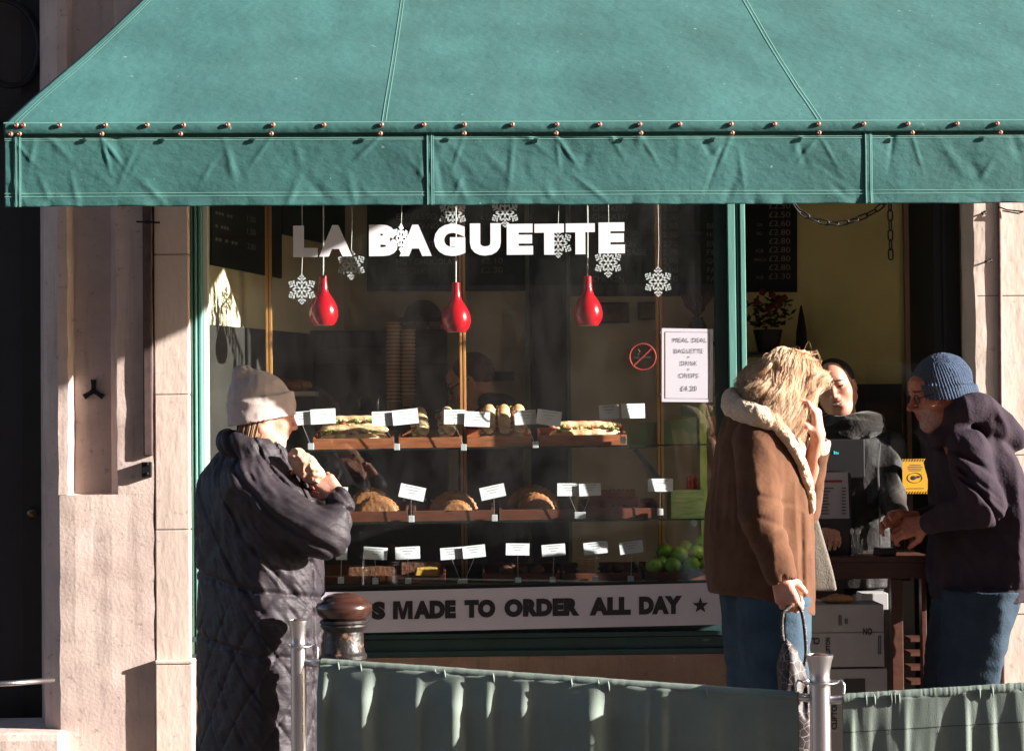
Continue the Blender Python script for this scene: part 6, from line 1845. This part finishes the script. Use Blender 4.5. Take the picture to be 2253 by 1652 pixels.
cb = carton('upper pale cardboard box with upside down printing in front of the counter', 1772, 1944, 1329, 1468, yx, .2)
cb2 = carton('lower pale cardboard box with a dark patch, at the foot of the counter', 1786, 1952, 1470, 1610, yx - .004, .21)
m_ = MB(); Y_ = yx - .0025
put_text(m_, 'CL', P(1804, 1402, Y_), P(1786, 1402, Y_), P(1804, 1417, Y_), bold=.04)
put_text(m_, 'ON', P(1919, 1381, Y_), P(1899, 1381, Y_), P(1919, 1396, Y_), bold=.04)
put_text(m_, 'CLIFTON', P(1827, 1445, Y_), P(1827, 1402, Y_), P(1817, 1445, Y_), bold=.04)
for (px, a, c_) in ((1846, 1352, 1375), (1860, 1360, 1372), (1932, 1398, 1440)):
    for k in range(2): m_.box(X(px + k * 4, yx, 1380), X(px + k * 4 + 1.5, yx, 1380), yx - .0025, yx - .0005, Z(c_, yx, 1850), Z(a, yx, 1850))
m_.box(X(1773, yx), X(1943, yx), yx - .002, yx - .0003, Z(1391.5, yx, 1850), Z(1390.6, yx, 1850))
m_.build('print', INK, cb)
m_ = MB(); put_text(m_, 'CLIFTON', P(1842, 1604, Y_ - .004), P(1842, 1540, Y_ - .004), P(1829, 1604, Y_ - .004), bold=.04); m_.build('print', INK, cb2)
m_ = MB(); m_.box(X(1848, yx), X(1894, yx), yx - .0075, yx - .0045, Z(1524, yx, 1870), Z(1492, yx, 1870)); m_.build('dark_patch', BLACK, cb2)
kp = Sdf(); kc = P(1842, 1318, yx + .09); kp.add(ellip(kc, (.07, .06, .018))); kp.add(cone(kc, P(1872, 1317, yx + .05), .022, .010), .02); kp.disp(lambda p: .008 * np.abs(vnoise(p * 60)) * 2)
tag(recentre(skin_obj('brown_paper', kp, kc - Vector((.15, .15, .06)), kc + Vector((.15, .15, .06)), .004, mat('kraft', lin('#9a6a44'), .8, noise=.1, nscale=20))), 'crumpled brown paper lying on top of the upper cardboard box', 'paper')
m_ = MB(); m_.box(X(1900, yk), X(1959, yk), yk + .10, yk + .22, Z(1346, yk, 1930), Z(1309, yk, 1930)); tag(recentre(m_.build('white_box', mat('dim_white', lin('#a8a8a8'), .6), bevel=.003)), 'small plain white box under the counter behind the cardboard box', 'box')
# till
yt = -.14
till = thing('cash_register', 'black till monitor seen from behind with a small teal display', 'till', (X(1845, yt), yt, ztop_c))
m_ = MB(); m_.box(X(1796, yt), X(1902, yt), yt, yt + .03, Z(1052, yt, 1850), Z(966, yt, 1850)); m_.build('monitor', mat('black_plastic', lin('#121214'), .4), till, bevel=.006)
m_ = MB(); m_.box(X(1835, yt), X(1862, yt), yt + .03, yt + .06, ztop_c + .03, Z(1052, yt, 1850)); m_.box(X(1812, yt), X(1885, yt), yt + .01, yt + .16, ztop_c, ztop_c + .03); m_.build('stand', MATS['black_plastic'], till, bevel=.004)
m_ = MB(); 
for k in range(3): m_.box(X(1833 + k * 4, yt), X(1835.5 + k * 4, yt), yt - .002, yt - .0005, Z(999, yt, 1840), Z(992 + k * 1.5, yt, 1840))
led = bpy.data.materials.new('teal_display'); led.use_nodes = True; led.node_tree.nodes['Principled BSDF'].inputs['Emission Color'].default_value = (.02, .35, .38, 1); led.node_tree.nodes['Principled BSDF'].inputs['Emission Strength'].default_value = .35; led.node_tree.nodes['Principled BSDF'].inputs['Base Color'].default_value = (.02, .2, .22, 1)
m_.build('display', led, till)
ms = thing('menu_sheet', 'white price sheet with a dark red heading standing on the counter', 'menu', P(1832, 1200, -.2))
ym = -.19
m_ = MB(); m_.prism([P(1799, 1141, ym), P(1869, 1140, ym), P(1865, 1038, ym), P(1796, 1039, ym)], (0, -.001, 0), (0, .001, 0)); m_.build('paper', mat('sheet_paper', lin('#a3a2a8'), .6), ms)
m_ = MB(); m_.box(X(1803, ym, 1060), X(1853, ym, 1060), ym - .003, ym - .0015, Z(1061, ym, 1830), Z(1056, ym, 1830)); m_.build('heading', mat('heading_red', lin('#7d3038'), .6), ms)
m_ = MB()
for k in range(9):
    yy = 1073 + k * 7; m_.box(X(1804, ym, yy), X(1804 + rnd.uniform(16, 30), ym, yy), ym - .003, ym - .0015, Z(yy + 2, ym, 1830), Z(yy - .8, ym, 1830)); m_.box(X(1852, ym, yy), X(1861, ym, yy), ym - .003, ym - .0015, Z(yy + 2, ym, 1830), Z(yy - .8, ym, 1830))
m_.build('print', MATS['grey_ink'], ms)
m_ = MB(); m_.box(X(1796, ym), X(1870, ym), ym + .003, ym + .012, ztop_c, Z(1036, ym, 1830)); m_.build('holder', mat('holder_dark', lin('#1c1c1e'), .4), ms)
cr = thing('card_reader', 'black card reader lying on the counter by the clasped hands', 'card reader', P(1945, 1220, -.24))
c = Vector((X(1945, -.24), -.2, ztop_c))
m_ = MB(); m_.prism([c + Vector((-.035, -.07, .0)), c + Vector((.035, -.07, 0)), c + Vector((.035, .07, 0)), c + Vector((-.035, .07, 0))], (0, 0, 0), (.006, 0, .03)); m_.build('body', MATS['black_plastic'], cr, bevel=.006)
m_ = MB(); m_.box(c.x - .022, c.x + .03, c.y - .04, c.y - .0, c.z + .0302, c.z + .032); m_.build('screen', mat('reader_screen', lin('#35504f'), .2), cr)
tb_ = thing('spoon_jar', 'clear jar of plastic spoons on the counter beside the price sheet', 'jar', P(1880, 1216, -.2)); c = Vector((X(1880, -.2), -.2, ztop_c))
m_ = MB(); m_.lathe([(.026, 0), (.028, .004), (.031, .07), (.029, .07), (.0265, .006), (0, .005)], c, 20); m_.build('jar_glass', MATS.get('x') or glass_mat('jar_glass', (.9, .93, .92), 1.2), tb_, smooth=True, angle=40)
for k, (dx, dy) in enumerate(((-.012, .0), (.008, .006), (.002, -.01))):
    m_ = MB(); m_.tube([c + Vector((dx * .4, dy * .4, .008)), c + Vector((dx * 1.4, dy, .085))], .0022, 5); m_.ell(c + Vector((dx * 1.5, dy, .098)), (.008, .003, .014), 8, 6); m_.build('spoon', CLIPW, tb_)
# clear screen with the yellow poster
m_ = MB(); m_.box(X(1905, -.06), X(2043, -.06), -.062, -.058, ztop_c + .001, Z(800, -.06, 1980))
tag(recentre(m_.build('counter_screen', glass_mat('acrylic', (.96, .97, .97), 1.6))), 'clear acrylic screen standing on the counter beside the person in the blue hat', 'screen')
po = thing('poster', 'yellow contactless poster with striped black edges on the counter screen', 'poster', P(2012, 1050, -.064))
yp = -.0645
q4 = [P(1986, 1086, yp), P(2041, 1086, yp), P(2041, 1009, yp), P(1985, 1010, yp)]
m_ = MB(); m_.prism(q4, (0, -.001, 0), (0, .001, 0)); m_.build('paper', mat('poster_yellow', lin('#c9951e'), .5, noise=.05, nscale=20), po)
m_ = MB()
for k in range(9):
    for (ya, yb2) in ((1010, 1015), (1081, 1086)):
        x = 1986.5 + k * 6; m_.add([P(x, yb2, yp - .0016), P(x + 2.6, yb2, yp - .0016), P(x + 5, ya, yp - .0016), P(x + 2.4, ya, yp - .0016)], [(0, 1, 2, 3)])
for k, (a, c_) in enumerate(((2001, 2026), (1997, 2030), (1998, 2029), (2000, 2027))):
    m_.box(X(a, yp, 1025), X(c_, yp, 1025), yp - .0018, yp - .0014, Z(1023.5 + k * 4, yp, 2012), Z(1022.3 + k * 4, yp, 2012))
m_.box(X(1994, yp, 1075), X(2033, yp, 1075), yp - .0018, yp - .0014, Z(1075, yp, 2012), Z(1073.8, yp, 2012))
c = P(2013, 1051, yp - .0016)
m_.tube([c + Vector((math.cos(a) * .031, 0, math.sin(a) * .021)) for a in [2 * math.pi * k / 28 for k in range(28)]], .0008, 4, closed=True)
m_.ell(c + Vector((-.006, 0, 0)), (.012, .0008, .009), 12, 6); m_.ell(c + Vector((.014, 0, .004)), (.009, .0008, .005), 10, 6)
m_.build('print', INK, po)

# chains under the awning
def chain(lab, pts, name='chain'):
    """links along a path"""
    r = thing(name, lab, 'chain', pts[0], 'iron chains at the doorway')
    ln = .040; path = smoothpath(pts, 120); acc = 0; k = 0; last = path[0]; marks = [path[0]]
    for p in path[1:]:
        if (p - last).length >= ln: marks.append(p); last = p
    for a, b_ in zip(marks, marks[1:]):
        d = (b_ - a).normalized(); s_ = Vector((0, 1, 0)) if k % 2 else d.cross(Vector((0, 1, 0))).normalized()
        if k % 2: s_ = (s_ * .75 + d.cross(Vector((0, 1, 0))).normalized() * .66).normalized()
        m = (a + b_) / 2; L = ln * .5 + .003; w = .0095; pp = []
        for q in range(16):
            an = 2 * math.pi * q / 16; pp.append(m + d * ((L - w) * (1 if math.cos(an) > 0 else -1) * (1 if abs(math.cos(an)) > .05 else 0) + math.cos(an) * w) + s_ * math.sin(an) * w)
        m_ = MB(); m_.tube(pp, .0034, 6, closed=True); m_.build('link', IRON, r, smooth=True); k += 1
    return r
chain('iron chain sagging in a loop under the awning above the doorway', [P(1735, 430, .02), P(1760, 466, .02), P(1800, 486, .02), P(1845, 492, .02), P(1890, 481, .02), P(1935, 458, .02), P(1960, 430, .02)])
chain('straight iron chain hanging beside the sagging one above the doorway', [P(1958, 420, .03), P(1959, 500, .03), P(1960, 570, .03)])
# plant on the sill inside
pt = thing('potted_plant', 'dark leafy potted plant with small red flowers under the price board', 'plant', P(1690, 770, 1.45))
m_ = MB(); c = P(1690, 775, 1.45); m_.lathe([(.05, 0), (.07, .1), (.074, .11), (.06, .11), (0, .1)], c, 18); m_.build('pot', BLACK, pt, smooth=True, angle=40)
m_ = MB()
for k in range(130):
    a = rnd.uniform(0, 6.28); r_ = rnd.random() ** .6 * .12; p = c + Vector((math.cos(a) * r_, math.sin(a) * r_ * .6, .12 + rnd.uniform(0, .15)))
    d = Vector((rnd.uniform(-1, 1), rnd.uniform(-1, 1), rnd.uniform(-.3, .8))).normalized(); e = d.orthogonal().normalized() * .011
    m_.add([p, p + d * .02 + e, p + d * .045, p + d * .02 - e], [(0, 1, 2, 3)])
m_.build('leaves', mat('dark_leaf', lin('#22301c'), .5), pt)
for k in range(9):
    p = c + Vector((rnd.uniform(-.06, .08), rnd.uniform(-.07, -.02), rnd.uniform(.2, .30))); m_ = MB()
    for q in range(5): a = q * 1.257; m_.ell(p + Vector((math.cos(a) * .01, 0, math.sin(a) * .01)), (.009, .006, .009), 8, 5)
    m_.build('flower', mat('red_petals', lin('#5e191c'), .6), pt)
m_ = MB(); p0 = P(1764, 775, 1.5); m_.lathe([(.018, 0), (.028, .04), (.026, .1), (.014, .18), (.004, .23), (0, .235)], p0, 14)
tag(recentre(m_.build('closed_umbrella', BLACK, smooth=True)), 'narrow dark pointed object against the yellow wall beside the plant', 'dark object')
ls = MB(); ls.box(X(1650, 1.4), X(1790, 1.4), 1.35, 1.62, Z(783, 1.45, 1720), Z(775.5, 1.45, 1720)); tag(recentre(ls.build('ledge', DARKM)), 'dark ledge under the potted plant on the back wall', 'ledge')
cab = MB(); cab.box(X(1760, 1.3), X(1985, 1.3), 1.3, 1.62, GZ, Z(845, 1.3, 1900)); tag(recentre(cab.build('fridge', mat('dark_fridge', lin('#24211c'), .5, noise=.2))), 'dark waist high cabinet against the yellow wall behind the server', 'cabinet')
m_ = MB(); c = P(1522, 1086, .5); m_.lathe([(.02, 0), (.024, .004), (.024, .075), (.02, .082), (0, .082)], c, 16); tag(recentre(m_.build('red_can', mat('can_red', lin('#a01420'), .3, metal=.3), smooth=True, angle=40)), 'small red can on the pale block at the green end of the display case', 'can')

# pictures and a second plant on the back wall
for i, (px, py, w_, h_, col) in enumerate(((1350, 688, 74, 46, '#5a4a3a'), (1432, 684, 50, 40, '#6b6048'))):
    fr_ = thing('picture_frame', ('wide' if i == 0 else 'small') + ' dark picture frame on the back wall below the price board', 'picture frame', P(px, py, 1.62))
    m_ = MB(); m_.box(X(px - w_ / 2, 1.62), X(px + w_ / 2, 1.62), 1.62, 1.645, Z(py + h_ / 2, 1.62, px), Z(py - h_ / 2, 1.62, px)); m_.build('frame', DARKM, fr_, bevel=.003)
    m_ = MB(); m_.box(X(px - w_ / 2 + 5, 1.62), X(px + w_ / 2 - 5, 1.62), 1.617, 1.6195, Z(py + h_ / 2 - 5, 1.62, px), Z(py - h_ / 2 + 5, 1.62, px)); m_.build('picture', mat('picture_%d' % i, lin(col), .6, noise=.6, nscale=9), fr_)
vs_ = thing('vase', 'dark vase of dried leaves on the back wall ledge beside the green mullion', 'vase', P(1535, 750, 1.5)); c = P(1535, 752, 1.5)
m_ = MB(); m_.lathe([(.03, 0), (.05, .03), (.045, .08), (.025, .11), (.03, .12), (0, .12)], c, 16); m_.build('vase_body', DARKM, vs_, smooth=True)
m_ = MB()
for k in range(40):
    d = Vector((rnd.uniform(-.7, .7), rnd.uniform(-.3, .3), 1)).normalized(); L = rnd.uniform(.08, .17); p0 = c + Vector((0, 0, .11)); p1 = p0 + d * L; e = Vector((d.z, 0, -d.x)) * .009
    m_.add([p0 + d * L * .4, p0 + d * L * .7 + e, p1, p0 + d * L * .7 - e], [(0, 1, 2, 3)]); m_.tube([p0, p0 + d * L * .5], .0012, 4)
m_.build('leaves', mat('dried_leaf', lin('#4a3a28'), .7), vs_)
ls = MB(); ls.box(X(1490, 1.45), X(1585, 1.45), 1.42, 1.645, Z(760, 1.5, 1540), Z(753, 1.5, 1540)); tag(recentre(ls.build('ledge', DARKM)), 'short dark ledge under the vase of dried leaves', 'ledge')

# ================================================================== across the street (its shade and its mirror image in the glass)
m_ = MB(); m_.box(-34, 26, -17, -15.5, GZ - .2, 12.5)
for k in range(20):
    for z in (1.0, 4.6, 8.2): m_.box(-33 + k * 3, -31.4 + k * 3, -15.55, -15.42, z, z + 2.3)
ob = m_.build('opposite_terrace', mat('shaded_stone', lin('#a08679'), .9, noise=.12, nscale=.6))
ob['kind'] = 'structure'
bpy.context.view_layer.update()
